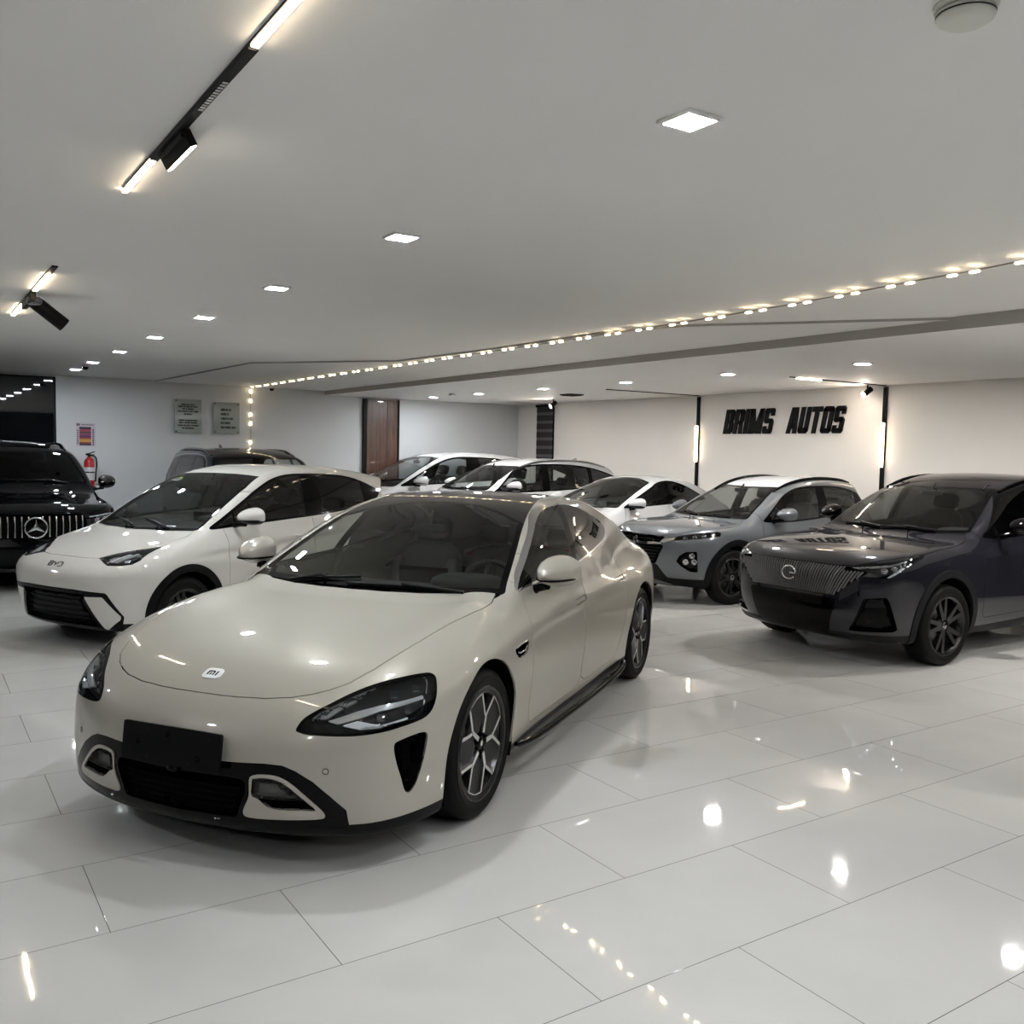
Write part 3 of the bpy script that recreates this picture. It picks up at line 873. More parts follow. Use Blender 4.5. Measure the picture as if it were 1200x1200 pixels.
def surface_line(name, bvh, view, pts, r, m, parent, both=True, lift=0., n=6, flat=False):
    mb = MB()
    for s in ((1, -1) if both else (1,)):
        q = []
        for u, v in pts:
            p, nn = hit(bvh, view, u, v, s)
            if p is not None: q.append(p + nn * lift)
        if len(q) > 1: mb.tube(q, r, n)
    return mb.build(name, m, parent)
# ------------------------------------------------------------------ champagne saloon in front
def text_polys(chars, h, stroke, gap=.2):
    """letters made of straight bars; each char: list of ((x0,y0),(x1,y1)) in unit height"""
    pass

def lamp_pieces(ins, F, specs, parent, view, depth):
    """elements lying inside a lamp, cut from its own surface set back"""
    for name, m, poly, d in specs:
        base = ins.offset(-d)
        p, _ = cut(base, lambda V: np.maximum(fld(view, poly)(V), F(V)), 0, 2, .008)
        if len(p.T): p.obj(name, m, parent, lip=.012)

def build_sedan():
    root = thing('saloon_car', 'champagne beige saloon car with black roof and blank front plate, nearest in the showroom', 'car', (1.718, 4.431, 0), 3.748)
    P = SEDAN; S = build_surf(P, .025); bv = bvh_of(S)
    WH = [(-.005, .352, .40), (-3.0, .352, .40)]
    S = arches(S, WH)
    # glass roof, windscreen and rear screen: one black band between the painted rails
    topband = [(-.387, -.3), (-.387, .02), (-.43, .39), (-.50, .62), (-.575, .80), (-.60, .803), (-.678, .780), (-.827, .748), (-1.018, .704), (-1.138, .673), (-1.366, .619), (-1.591, .572), (-1.78, .545), (-2.0, .525), (-2.4, .52), (-2.9, .525), (-3.3, .51), (-3.62, .47), (-3.70, .3), (-3.72, -.3)]
    Ft = fld(TOP, topband, limz(.82))
    top, S = part(S, Ft, 0)
    ws_line = Tab([(-.9, -1.27 + .0), (-.634, -1.27), (-.514, -1.35), (-.394, -1.41), (-.242, -1.48), (0, -1.515), (.242, -1.48), (.394, -1.41), (.514, -1.35), (.634, -1.27), (.9, -1.27)], .05)
    Fw = lambda V: ws_line(V[:, 1]) - V[:, 0]
    ws, roof = cut(top, Fw, 0, 1)
    rs, roof = cut(roof, lambda V: V[:, 0] + 2.95, 0, 1)
    # windscreen: black printed border, wide along the bottom
    Fin = lambda V: np.maximum(np.maximum(Ft(V) + .035, Fw(V) + .02), Ft(V * np.array([1, 1, 1.]) + np.array([.055, 0, 0])) + .0)
    pane, border = cut(ws, Fin, 0, 2)
    o = pane.obj('windscreen', M['screen'], root)
    border.obj('windscreen_border', M['gloss'], o, lip=.01)
    roof.obj('roof_panel', M['roofblack'], root, lip=.012)
    rs.obj('rear_screen', M['privacy'], root)
    # side windows with bright trim
    win = [(-.672, .990), (-.771, 1.049), (-.885, 1.106), (-1.024, 1.172), (-1.194, 1.248), (-1.341, 1.305), (-1.468, 1.344), (-1.572, 1.366), (-1.678, 1.379), (-1.84, 1.384), (-1.997, 1.377), (-2.193, 1.349), (-2.337, 1.312), (-2.493, 1.265), (-2.607, 1.224), (-2.655, 1.187), (-2.60, 1.15), (-2.44, 1.118), (-2.212, 1.096), (-1.977, 1.072), (-1.642, 1.043), (-1.3, 1.028), (-.9, 1.012), (-.72, .998)]
    Fs = fld(SIDE, crv(win, 4), lims(limy(.35), limz(.9)))
    wi, S = cut(S, Fs, .010)
    tr, wi = cut(wi, lambda V: -Fs(V), .0)
    trim = tr
    pil = [(-1.80, 1.40), (-1.526, 1.03), (-1.616, 1.03), (-1.889, 1.40)]
    pi, wi = cut(wi, fld(SIDE, pil, limy(.3)), 0)
    quarter = [(-2.39, 1.05), (-2.47, 1.05), (-2.53, 1.35), (-2.45, 1.35)]
    fw, rw = cut(wi, lambda V: -1.70 - V[:, 0], 0, 0)
    tri = [(-.6, .9), (-.6, 1.06), (-.83, 1.08), (-.86, .9)]
    mt, fw = cut(fw, fld(SIDE, tri), 0)
    for piece, nm, m in ((fw, 'front_window', M['tint']), (rw, 'rear_window', M['privacy'])):
        for h in halves(piece): h.obj(nm, m, root)
    for h in halves(pi): h.obj('door_pillar', M['gloss'], root, lip=.01)
    for h in halves(mt): h.obj('mirror_base', M['gloss'], root, lip=.01)
    for h in halves(trim): h.obj('window_trim', M['chrome'], root, lip=.008)
    # headlamps
    hl = [(-.341, .603), (-.317, .633), (-.282, .656), (-.224, .682), (-.135, .716), (-.042, .744), (.05, .763), (.147, .774), (.216, .776), (.25, .772), (.268, .758), (.267, .734), (.256, .692), (.239, .656), (.216, .629), (.188, .614), (.146, .605), (.068, .597), (.003, .590), (-.058, .585), (-.13, .581), (-.194, .581), (-.255, .583), (-.304, .586), (-.333, .593)]
    Fh = fld(OBL, crv(hl, 3), lims(limx(.1), limz(.45)))
    lamp, S = part(S, Fh, 0)
    for h in halves(lamp):
        ho = h.offset(-.045).obj('headlight', M['lampdark'], root, lip=-.045)
        h.offset(-.001).obj('lamp_cover', M['lens'], ho)
        rimp, _ = cut(h, lambda V: -(Fh(V) + .010), 0, 2, .008)
        rimp.obj('lamp_bezel', M['gloss'], ho)
        lamp_pieces(h, Fh, [
            ('lamp_wedge', M['lampgrey'], [(-.285, .632), (-.22, .641), (-.161, .671), (-.108, .692), (-.002, .739), (-.03, .738), (-.143, .700), (-.235, .663)], .012),
            ('lamp_blade', M['lampgrey'], [(-.222, .633), (-.1, .667), (-.013, .683), (.187, .698), (.187, .684), (-.017, .664), (-.188, .622)], .008),
            ('lamp_reflector', M['drl'], [(-.174, .617), (-.113, .633), (-.06, .62), (-.026, .612), (.10, .626), (.10, .619), (-.03, .602), (-.107, .600)], .010),
            ('daytime_light', M['lamp'], strip((.15, .766), (.212, .761), .006) , .006),
            ('daytime_light', M['lamp'], strip((.212, .761), (.222, .742), .006) , .006),
            ('daytime_light', M['lamp'], strip((.222, .745), (.203, .701), .006), .006),
            ('daytime_light', M['lamp'], strip((.195, .684), (.17, .636), .006), .006),
            ('daytime_light', M['lamp'], strip((.17, .636), (.135, .620), .006), .006),
            ('daytime_light', M['lamp'], strip((.14, .620), (.0, .607), .006), .006),
        ], ho, OBL, .02)
        s = 1 if h.V[:, 1].mean() > 0 else -1
        bvh2 = bvh_of(h)
        for u, v, z in ((.165, .733, .018), (.111, .656, .016), (.058, .724, .020), (-.021, .645, .016)):
            p, n = hit(bvh2, OBL, u, v, s)
            if p is None: continue
            T = frame_at(p - n * .016, Vector((.75, .62 * s, .1)))
            mb = MB(); sq = rnd([(-z, -z), (z, -z), (z, z), (-z, z)], .008)
            sq2 = [(a * .72, b * .72) for a, b in sq]
            m2 = len(sq)
            vs = [T @ Vector((a, b, .0)) for a, b in sq] + [T @ Vector((a, b, .006)) for a, b in sq] + [T @ Vector((a, b, .006)) for a, b in sq2] + [T @ Vector((a, b, -.01)) for a, b in sq2]
            fs = []
            for r in range(3):
                for i in range(m2):
                    j = (i + 1) % m2; fs.append((r * m2 + i, r * m2 + j, (r + 1) * m2 + j, (r + 1) * m2 + i))
            mb.add(vs, fs); mb.add(vs[3 * m2:], [tuple(range(m2))])
            mb.build('projector', M['lamp'], ho)
    # air curtain slots below the lamps
    fang = [(.026, .518), (.032, .537), (.066, .546), (.115, .553), (.152, .555), (.183, .551), (.195, .537), (.191, .505), (.179, .453), (.162, .403), (.141, .354), (.116, .32), (.094, .316), (.077, .334), (.06, .387), (.042, .438), (.029, .488)]
    Ff = fld(OBL, crv(fang, 3), lims(limx(.1)))
    fa, S = part(S, Ff)
    for h in halves(fa): recess(h, 'air_vent', M['void'], root, .06)
    # lower front: gloss black mouth with two champagne rings
    dam = [(-.3, .462), (.236, .463), (.413, .470), (.484, .466), (.534, .446), (.60, .404), (.660, .346), (.716, .285), (.722, .215), (.70, .205), (.60, .205), (.40, .192), (.2, .184), (-.3, .184)]
    Fd = fld(FRONT, dam, limx(.35))
    da, S = part(S, Fd)
    ring = [(.352, .402), (.368, .420), (.414, .426), (.462, .423), (.504, .405), (.543, .374), (.592, .328), (.628, .290), (.642, .266), (.632, .254), (.585, .249), (.46, .244), (.344, .244), (.322, .259), (.328, .285), (.35, .335)]
    Fr = fld(FRONT, crv(ring, 3), limx(.35))
    ri, da = part(da, Fr)
    hole = [(.363, .396), (.376, .408), (.414, .413), (.458, .409), (.495, .392), (.534, .362), (.582, .318), (.608, .293), (.60, .286), (.56, .286), (.46, .285), (.42, .297), (.385, .325), (.360, .338)]
    Fo = fld(FRONT, crv(hole, 3), limx(.35))
    ho_, ri = cut(ri, Fo)
    for h in halves(ri): h.offset(.006).obj('intake_ring', M['champagne'], root, lip=.02)
    pnl, slot = cut(ho_, fld(FRONT, [(.3, .328), (.3, .5), (.7, .5), (.7, .328)], limx(.3)), 0, 2)
    for h in halves(pnl): h.offset(-.012).obj('intake_flap', M['flap'], root, lip=-.015)
    for h in halves(slot): recess(h, 'intake_slot', M['void'], root, .05)
    mouth = [(-.3, .398), (.1, .400), (.25, .402), (.325, .398), (.335, .36), (.30, .27), (.29, .235), (-.3, .225)]
    Fm = fld(FRONT, rnd(mouth, .02), limx(.4))
    mo, da = part(da, Fm)
    g = mo.offset(-.03).obj('lower_grille', M['void'], root, lip=-.03)
    bars = MB(); bvm = bvh_of(mo)
    for v in (.262, .292, .322, .352, .38):
        q = []
        for u in np.linspace(-.30, .30, 21):
            p, n = hit(bvm, FRONT, u, v)
            if p is not None: q.append(p - n * .022)
        if len(q) > 3: bars.tube(q, .005, 6)
    bars.build('grille_slat', M['void'], g)
    da.obj('front_lip', M['gloss'], root, lip=.02)
    # black skirts along the bottom edge
    lo_ = lambda V: V[:, 2] - (.222 + .03 * sstep(-V[:, 0], 1.5, 2.6))
    sk, S = cut(S, lo_, 0, 2)
    sk.obj('lower_skirt', M['plastic'], root, lip=.02)
    for s in (-1, 1):
        bl = MB(); pts = [(-.46, s * .935, .215), (-.7, s * .952, .185), (-1.4, s * .955, .17), (-2.1, s * .96, .175), (-2.42, s * .965, .20), (-2.50, s * .955, .24)]
        bl.tube(crv(pts, 4, False), [.012] + [.02] * (len(crv(pts, 4, False)) - 2) + [.01], 8); bl.build('side_skirt', M['gloss'], root)
    # fender vent
    vent = [(-.356, .732), (-.42, .743), (-.492, .748), (-.575, .748), (-.585, .735), (-.556, .690), (-.53, .678), (-.44, .674), (-.40, .684), (-.365, .714)]
    Fv = fld(SIDE, rnd(vent, .02), limy(.5))
    ve, S = part(S, Fv)
    for h in halves(ve):
        vo = recess(h, 'fender_vent', M['gloss'], root, .02)
        b3 = bvh_of(h); s = 1 if h.V[:, 1].mean() > 0 else -1
        mb = MB()
        for q in ([(-.40, .712), (-.44, .700), (-.52, .700), (-.55, .715)], [(-.385, .735), (-.46, .742), (-.56, .742)]):
            pp = [hit(b3, SIDE, u, v, s) for u, v in q]; pp = [p - n * .004 for p, n in pp if p is not None]
            if len(pp) > 1: mb.tube(pp, .006, 6)
        mb.build('vent_trim', M['chrome'], vo)
    # door handles, set in a slot
    for q in ([(-1.39, .800), (-1.39, .836), (-1.60, .845), (-1.60, .810)], [(-2.35, .822), (-2.35, .856), (-2.56, .862), (-2.56, .828)]):
        Fq = fld(SIDE, rnd(q, .012), limy(.5)); hd, S = part(S, Fq)
        for h in halves(hd):
            k = recess(h, 'handle_slot', M['rimpanel'], root, .02); Fi = lambda V, F=Fq: F(V) + .004
            hh, _ = cut(h, Fi, 0, 1); hh.offset(-.003).obj('door_handle', M['champagne'], k, lip=.012)
    # bonnet
    hood = [(.851, -.2), (.851, 0), (.849, .10), (.843, .2), (.824, .33), (.793, .435), (.757, .505), (.713, .565), (.652, .622), (.54, .672), (.40, .708), (.262, .740), (.1, .765), (-.1, .785), (-.3, .795), (-.45, .79), (-.56, .765), (-.55, .70), (-.478, .60), (-.41, .40), (-.372, .2), (-.362, 0), (-.362, -.2)]
    Fb = fld(TOP, hood, lims(limz(.6)))
    bo, S = part(S, Fb, .0022, 3)
    bo.obj('bonnet', M['champagne'], root, lip=.02)
    # the strip between bonnet and screen
    scu = [(-.30, -.3), (-.30, .2), (-.35, .45), (-.45, .7), (-.47, .775), (-.60, .80), (-.50, .62), (-.43, .39), (-.387, .02), (-.387, -.3)]
    cw, S = cut(S, fld(TOP, scu, limz(.8)), 0, 2)
    cw.offset(-.012).obj('cowl', M['plastic'], root, lip=-.012)
    # doors
    fd = [(-.69, 1.2), (-.70, 1.0), (-.66, .9), (-.645, .7), (-.645, .40), (-.665, .30), (-.72, .255), (-1.45, .262), (-1.56, .275), (-1.60, .32), (-1.60, .8), (-1.62, 1.06), (-1.72, 1.2)]
    rd = [(-1.605, .32), (-1.605, .8), (-1.625, 1.06), (-1.72, 1.2), (-2.60, 1.2), (-2.63, 1.16), (-2.62, 1.05), (-2.57, .92), (-2.55, .75), (-2.50, .60), (-2.44, .45), (-2.36, .32), (-2.28, .285), (-1.7, .275)]
    for nm, q in (('front_door', fd), ('rear_door', rd)):
        d_, S = part(S, fld(SIDE, rnd(q, .03), lims(limy(.6), limzb(1.15))), .0018, 3)
        for h in halves(d_): h.obj(nm, M['champagne'], root, lip=.015)
    # rear lamp loop
    tl = [(-.3, .86), (.55, .86), (.78, .85), (.86, .80), (.86, .77), (.78, .79), (.55, .815), (-.3, .815)]
    tl_, S = part(S, fld(FRONT, rnd(tl, .02), limxb(-3.3)))
    tl_.obj('tail_light', M['red'], root, lip=.01)
    S.obj('body', M['champagne'], root, lip=.010)
    underbody(root, WH, -3.7, .55, .66, .19)
    for s in (1, -1):
        for x in (-.005, -3.0):
            make_wheel(root, x, s * .83, .352, .245, .262, 'petal5', s, -.314 if x > -1 else .25)
    # plate
    T = Matrix.Translation((1.014, 0, .504)) @ Matrix.Rotation(math.radians(-7), 4, 'Y')
    pl = MB(); q = rnd([(-.252, -.078), (.252, -.078), (.252, .078), (-.252, .078)], .012)
    pl.prism(q, lambda u, v, d: T @ Vector((d, u, v)), -.012, 0); plo = pl.build('number_plate', M['plastic'], root)
    for u, v in ((-.17, 0), (.14, -.035), (-.02, .045)):
        bt = MB(); bt.lathe([(0, .003), (.011, .003), (.013, 0)], 14, T @ Matrix.Translation((0, u, v)) @ Matrix.Rotation(-math.pi / 2, 4, 'Z')); bt.build('plate_bolt', M['void'], plo)
    for u, v in ((-.12, .058), (.1, .058), (-.12, -.058), (.1, -.058), (.19, .05)):
        bt = MB(); bt.lathe([(.003, .0), (.005, .0015), (.006, 0)], 12, T @ Matrix.Translation((0, u, v)) @ Matrix.Rotation(-math.pi / 2, 4, 'Z')); bt.build('plate_hole', M['rimpanel'], plo)
    cm = MB(); cm.box((.995, 0, .412), (.03, .05, .03), bevel=.006); cm.lathe([(0, .006), (.009, .004), (.010, 0)], 12, Matrix.Translation((1.010, 0, .41)) @ Matrix.Rotation(-math.pi / 2, 4, 'Z')); cm.build('front_camera', M['gloss'], root)
    # badge on the bonnet
    sq = rnd([(-.046, -.034), (.046, -.034), (.046, .034), (-.046, .034)], .026, 6)
    bd = badge('bonnet_badge', bv, TOP, .752, 0, [sq], M['drl'], root, .004, up=(-1, 0, 0))
    w = .0065
    gl = [[(-.026, -.014), (-.026 + w, -.014), (-.026 + w, .012), (-.026, .012)], [(-.026, .008), (.006, .008), (.006, .014), (-.024, .014)], [(.002, -.014), (.002 + w, -.014), (.002 + w, .011), (.002, .011)],
          [(-.012, -.014), (-.012 + w, -.014), (-.012 + w, .003), (-.012, .003)], [(.018, -.014), (.018 + w, -.014), (.018 + w, .014), (.018, .014)]]
    badge('badge_mark', bv, TOP, .752, 0, gl, M['gloss'], bd, .001, up=(-1, 0, 0), lift=.0041)
    # parking sensors
    for s in (1, -1):
        p, n = hit(bv, FRONT, .644, .446, s)
        sn = MB(); sn.lathe([(0, .002), (.009, .0015), (.010, 0)], 16, frame_at(p, n) @ Matrix.Rotation(math.pi / 2, 4, 'X')); sn.build('parking_sensor', M['champagne'], root)
        sn = MB(); sn.lathe([(.010, .0005), (.0125, .0015), (.013, 0)], 20, frame_at(p, n) @ Matrix.Rotation(math.pi / 2, 4, 'X')); sn.build('sensor_ring', M['rimpanel'], root)
    for s in (1, -1):
        mirror(root, -.82, s * .985, 1.068, s, M['champagne'], M['champagne'], L=.24, W=.215, H=.165, stalk=(-.86, s * .86, .96))
    wiper(root, bv, (-.47, .62, 1), (-.40, -.05, 1), .01); wiper(root, bv, (-.43, -.45, 1), (-.49, -.02 + .0, 1), .01)
    interior(root, -.95, -1.65, -2.6, .36, .93, .66, M['innermid'], M['inner'], 1)
    rv = MB(); rv.bm(blob((-1.28, 0, 1.235), (.03, .24, .06)), smooth=True); rv.tube([(-1.28, 0, 1.26), (-1.33, 0, 1.34)], .012, 6); rv.build('rear_view_mirror', M['inner'], root)
    return root
# ------------------------------------------------------------------ the other cars
class CarBuilder:
    def __init__(s, name, label, P, h, pose, paint, scale=1.):
        s.root = thing(name, label, 'car', (pose[0], pose[1], 0), math.radians(pose[2])); s.root.scale = (scale,) * 3
        s.S = build_surf(P, h); s.bv = bvh_of(s.S); s.paint = paint; s.P = P
    def arches(s, R, xs, r, clad=None, zc=None, dx=0.):
        zc = zc or R; s.WH = [(x + dx, zc, r) for x in xs]; s.R = R; s.xs = xs
        s.S = arches(s.S, s.WH)
        if clad:
            for cx, cz, rr in s.WH:
                a, s.S = part(s.S, fld(SIDE, arch_poly(cx, cz, clad[0]), lims(limy(.5), limzb(cz + clad[0]))))
                for h in halves(a): h.offset(.008).obj('arch_cladding', clad[1], s.root, lip=.03)
    def patch(s, name, view, poly, lim=None, m=None, depth=None, off=0., gap=0., lip=.012, two=True, smooth=0, keep=False, parent=None):
        if smooth: poly = crv(poly, smooth)
        F = fld(view, poly, lim); a, s.S = part(s.S, F, gap)
        out = []
        for h in (halves(a) if two else (a,)):
            if not len(h.T): continue
            if keep: out.append((h, F)); continue
            p = parent or s.root
            out.append(recess(h, name, m, p, depth) if depth else h.offset(off).obj(name, m, p, lip=lip))
        return out
    def screen(s, poly, glassm, zmin, border=.03, low=.06, smooth=0):
        F = fld(TOP, poly, limz(zmin)); a, s.S = part(s.S, F)
        G = lambda V: np.maximum(F(V) + border, F(V + np.array([low, 0, 0])))
        pane, edge = cut(a, G, 0, 2)
        o = pane.obj('windscreen', glassm, s.root); edge.obj('windscreen_border', M['gloss'], o, lip=.01); return o
    def windows(s, dlo, panes, zmin, border=None, smooth=0):
        if smooth: dlo = crv(dlo, smooth)
        F = fld(SIDE, dlo, lims(limy(.35), limz(zmin))); a, s.S = part(s.S, F)
        for nm, poly, m in panes:
            Fp = fld(SIDE, poly, limy(.3)); p, a = cut(a, lambda V: np.maximum(Fp(V), F(V) + .022), 0, 2)
            for h in halves(p): h.obj(nm, m, s.root)
        for h in halves(a): h.obj('window_trim', border or M['gloss'], s.root, lip=.012)
    def doors(s, fd, rd=None, zmax=1.6, gap=.0022):
        for nm, q in (('front_door', fd), ('rear_door', rd)):
            if q is None: continue
            d_, s.S = part(s.S, fld(SIDE, rnd(q, .04), lims(limy(.55), limzb(zmax))), gap)
            for h in halves(d_): h.obj(nm, s.paint, s.root, lip=.015)
    def handles(s, spots, m=None, L=.17, rise=.02):
        for x, z in spots:
            for sd in (1, -1):
                q = []
                for t in np.linspace(-.5, .5, 7):
                    p, n = hit(s.bv, SIDE, x + t * L, z + rise * t, sd)
                    if p is not None: q.append(p + n * (.004 + .022 * (1 - (2 * t) ** 4)))
                mb = MB(); mb.tube(q, [.008] + [.012] * 5 + [.008], 8); mb.build('door_handle', m or s.paint, s.root)
    def bonnet(s, poly, gap=.003, m=None):
        a, s.S = part(s.S, fld(TOP, poly, limz(.55)), gap, 2); return a.obj('bonnet', m or s.paint, s.root, lip=.02)
    def roof(s, poly, m, zmin=1.2):
        a, s.S = part(s.S, fld(TOP, poly, limz(zmin))); return a.obj('roof_panel', m, s.root, lip=.006)
    def lamp(s, poly, view, lim, inner=(), smooth=0, depth=.035, back=None):
        out = []
        for h, F in s.patch('headlight', view, poly, lim, keep=True, smooth=smooth):
            ho = h.offset(-depth).obj('headlight', back or M['lampdark'], s.root, lip=-depth)
            h.offset(.001).obj('lamp_cover', M['lens'], ho)
            lamp_pieces(h, F, inner, ho, view, .02); out.append((h, ho))
        return out
    def projectors(s, lamps, view, spots, r=.03):
        for h, ho in lamps:
            sd = 1 if h.V[:, 1].mean() > 0 else -1; b = bvh_of(h)
            for u, v in spots:
                p, n = hit(b, view, u, v, sd)
                if p is None: continue
                T = frame_at(p - n * .02, n) @ Matrix.Rotation(math.pi / 2, 4, 'X')
                mb = MB(); mb.lathe([(0, .0), (r * .6, .004), (r * .8, .010), (r, .012), (r, -.01)], 20, T); mb.build('projector', M['lamp'], ho)
    def finish(s, style, tr, w=.22, rim=None, body='body', interior_=None, under=None):
        s.S.obj(body, s.paint, s.root, lip=.010)
        x0, x1, yw, z0 = under or (s.xs[1] - .6, s.xs[0] + .5, .6, .22)
        underbody(s.root, s.WH, x0, x1, yw, z0)
        for sd in (1, -1):
            for x in s.xs: make_wheel(s.root, x, sd * tr, s.R, w, rim or s.R * .72, style, sd, .3 + x)
        if interior_: interior(s.root, **interior_)
    def rails(s, x0, x1, y, m, lift=.02, r=.02):
        for sd in (1, -1):
            q = []
            for t in np.linspace(0, 1, 15):
                x = x0 + (x1 - x0) * t; yy = y(x) if callable(y) else y
                h = s.bv.ray_cast(Vector((x, sd * yy, 3)), Vector((0, 0, -1)))
                if h[0] is not None: q.append(h[0] + Vector((0, 0, lift * min(1, 6 * t, 6 * (1 - t)) - .005)))
            mb = MB(); mb.tube(q, r, 8); mb.build('roof_rail', m, s.root)
    def fin(s, x, m):
        h = s.bv.ray_cast(Vector((x, 0, 3)), Vector((0, 0, -1)))
        if h[0] is None: return
        z = h[0].z - .01; mb = MB(); n = 6
        prof = [(.09, 0), (.03, .035), (-.05, .075), (-.08, .075), (-.075, 0)]
        mb.add([(x + a, sd * .016 * (1 - b / .1), z + b) for sd in (1, -1) for a, b in prof], [tuple(range(5)), tuple(range(9, 4, -1))] + [(i, 5 + i, 5 + (i + 1) % 5, (i + 1) % 5) for i in range(5)])
        mb.build('antenna_fin', m, s.root)
    def tail(s, poly, xmax):
        for o in s.patch('tail_light', FRONT, poly, limxb(xmax), M['red'], lip=.01): pass

def glyph_bars(strokes, w):
    return [strip(a, b, w) for a, b in strokes]

def build_hatch(name, label, pose, scale, style='hatch', paint=None, glassm=None):
    """white one-box hatchback"""
    c = CarBuilder(name, label, HATCH, .03, pose, paint or M['white'], scale)
    full = style == 'hatch'
    c.arches(.30, (0, -2.5), .335, (.40, M['plastic']) if full else None, .31, -.015)
    c.screen([(-.087, -.3), (-.087, .07), (-.144, .43), (-.225, .66), (-.265, .685), (-.58, .652), (-.89, .608), (-1.13, .540), (-1.115, .30), (-1.10, .07), (-1.10, -.3)], glassm or M['screen'], .85, .025, .05)
    dlo = [(-.33, .985), (-.458, 1.060), (-.75, 1.215), (-1.009, 1.340), (-1.267, 1.428), (-1.576, 1.462), (-2.134, 1.446), (-2.42, 1.402), (-2.68, 1.318), (-2.80, 1.24), (-2.60, 1.14), (-2.2, 1.085), (-1.73, 1.047), (-.968, 1.012), (-.483, .985)]
    panes = [('front_window', [(-.62, .98), (-.62, 1.6), (-1.64, 1.6), (-1.50, .98)], M['tintdark'] if full else M['clear']), ('rear_window', [(-1.88, 1.6), (-1.72, .9), (-2.46, .9), (-2.50, 1.6)], M['tintdark'] if full else M['clear']),
             ('quarter_window', [(-.36, .9), (-.60, .9), (-.60, 1.5), (-.36, 1.5)], M['tintdark'])]
    c.windows(crv(dlo, 3), panes, .85)
    # rear glass
    c.patch('rear_screen', FRONT, [(-.3, 1.1), (.56, 1.1), (.52, 1.38), (-.3, 1.40)], limxb(-2.8), M['privacy'], two=False)
    hl = [(.372, .772), (.46, .752), (.557, .727), (.657, .728), (.726, .739), (.742, .767), (.722, .815), (.712, .862), (.64, .850), (.565, .834), (.455, .806)]
    lim = limx(.05)
    L = c.lamp(hl, FRONT, lim, [('lamp_blade', M['drl'], [(.50, .745), (.53, .745), (.60, .805), (.57, .805)], .008), ('lamp_blade', M['lampgrey'], [(.55, .742), (.575, .742), (.65, .81), (.62, .81)], .010),
                                ('lamp_wedge', M['lampgrey'], [(.41, .775), (.49, .752), (.545, .815), (.47, .800)], .02)])
    c.projectors(L, FRONT, ((.66, .765), (.69, .80)), .02)
    if full:
        mouth = [(-.3, .525), (.3, .527), (.60, .512), (.615, .500), (.70, .310), (.665, .20), (.55, .17), (-.3, .17)]
        m_, c.S = part(c.S, fld(FRONT, rnd(mouth, .015), limx(.2)))
        bl = [(.412, .470), (.570, .476), (.580, .470), (.682, .312), (.672, .285), (.560, .195), (.535, .200)]
        b_, m_ = part(m_, fld(FRONT, rnd(bl, .01), limx(.2)))
        for h in halves(b_): h.offset(.004).obj('bumper_blade', c.paint, c.root, lip=.02)
        inn = [(-.3, .49), (.42, .492), (.38, .44), (.50, .215), (-.3, .215)]
        i_, m_ = part(m_, fld(FRONT, inn, limx(.3)))
        g = i_.offset(-.035).obj('lower_grille', M['plastic'], c.root, lip=-.035)
        bvm = bvh_of(i_)
        for v in (.27, .32, .37, .42, .46):
            q = [hit(bvm, FRONT, u, v) for u in np.linspace(-.42, .42, 25)]; q = [p - n * .026 for p, n in q if p is not None]
            mb = MB(); mb.tube(q, .007, 6); mb.build('grille_slat', M['inner'], g)
        m_.obj('front_lip', M['gloss'], c.root, lip=.02)
    sk, c.S = cut(c.S, lambda V: V[:, 2] - .25, 0, 2); sk.obj('lower_skirt', M['plastic'], c.root, lip=.02)
    c.tail([(-.3, .93), (.78, .93), (.78, .86), (-.3, .86)], -2.6)
    c.bonnet([(.538, -.3), (.538, .1), (.535, .25), (.508, .38), (.43, .47), (.34, .545), (.19, .63), (.02, .69), (-.13, .70), (-.215, .665), (-.13, .43), (-.075, .07), (-.075, -.3)])
    c.doors([(-.30, 1.3), (-.46, 1.0), (-.480, .9), (-.475, .52), (-.52, .30), (-1.55, .29), (-1.60, .5), (-1.60, 1.05), (-1.72, 1.3)],
            [(-1.605, .9), (-1.605, .5), (-1.56, .29), (-2.05, .29), (-2.15, .42), (-2.35, .66), (-2.60, .9), (-2.66, 1.1), (-2.7, 1.3), (-1.73, 1.3), (-1.605, 1.05)], 1.3)
    c.handles(((-1.40, .86), (-2.32, .93)))
    for s in (1, -1):
        if full and s < 0: mirror(c.root, -.74, s * .87, 1.05, s, c.paint, M['gloss'], L=.14, W=.13, H=.14, stalk=(-.66, s * .79, 1.0))     # folded in
        elif full: mirror(c.root, -.60, s * .935, 1.085, s, c.paint, M['gloss'], L=.2, W=.205, H=.15, stalk=(-.58, s * .79, 1.01))
        else: mirror(c.root, -.58, s * .92, 1.06, s, c.paint, c.paint, L=.2, W=.2, H=.145, stalk=(-.58, s * .78, 1.0))
    wiper(c.root, c.bv, (-.16, .42, 1), (-.26, -.02, 1), .012); wiper(c.root, c.bv, (-.14, -.05, 1), (-.27, -.40, 1), .012)
    if full:
        # round-cornered three-letter mark on the nose
        w = .013; X = .0
        st = [((-.088, -.022), (-.088, .022)), ((-.088, .022), (-.045, .022)), ((-.088, 0), (-.045, 0)), ((-.088, -.022), (-.045, -.022)), ((-.045, .022), (-.040, .010)), ((-.045, -.022), (-.040, -.010)), ((-.045, 0), (-.040, .010)), ((-.045, 0), (-.040, -.010)),
              ((-.022, .022), (-.016, .003)), ((-.016, .003), (.016, .003)), ((.016, .003), (.022, .022)), ((0, .003), (0, -.022)),
              ((.040, .022), (.080, .022)), ((.080, .022), (.088, .012)), ((.088, .012), (.088, -.012)), ((.088, -.012), (.080, -.022)), ((.080, -.022), (.040, -.022))]
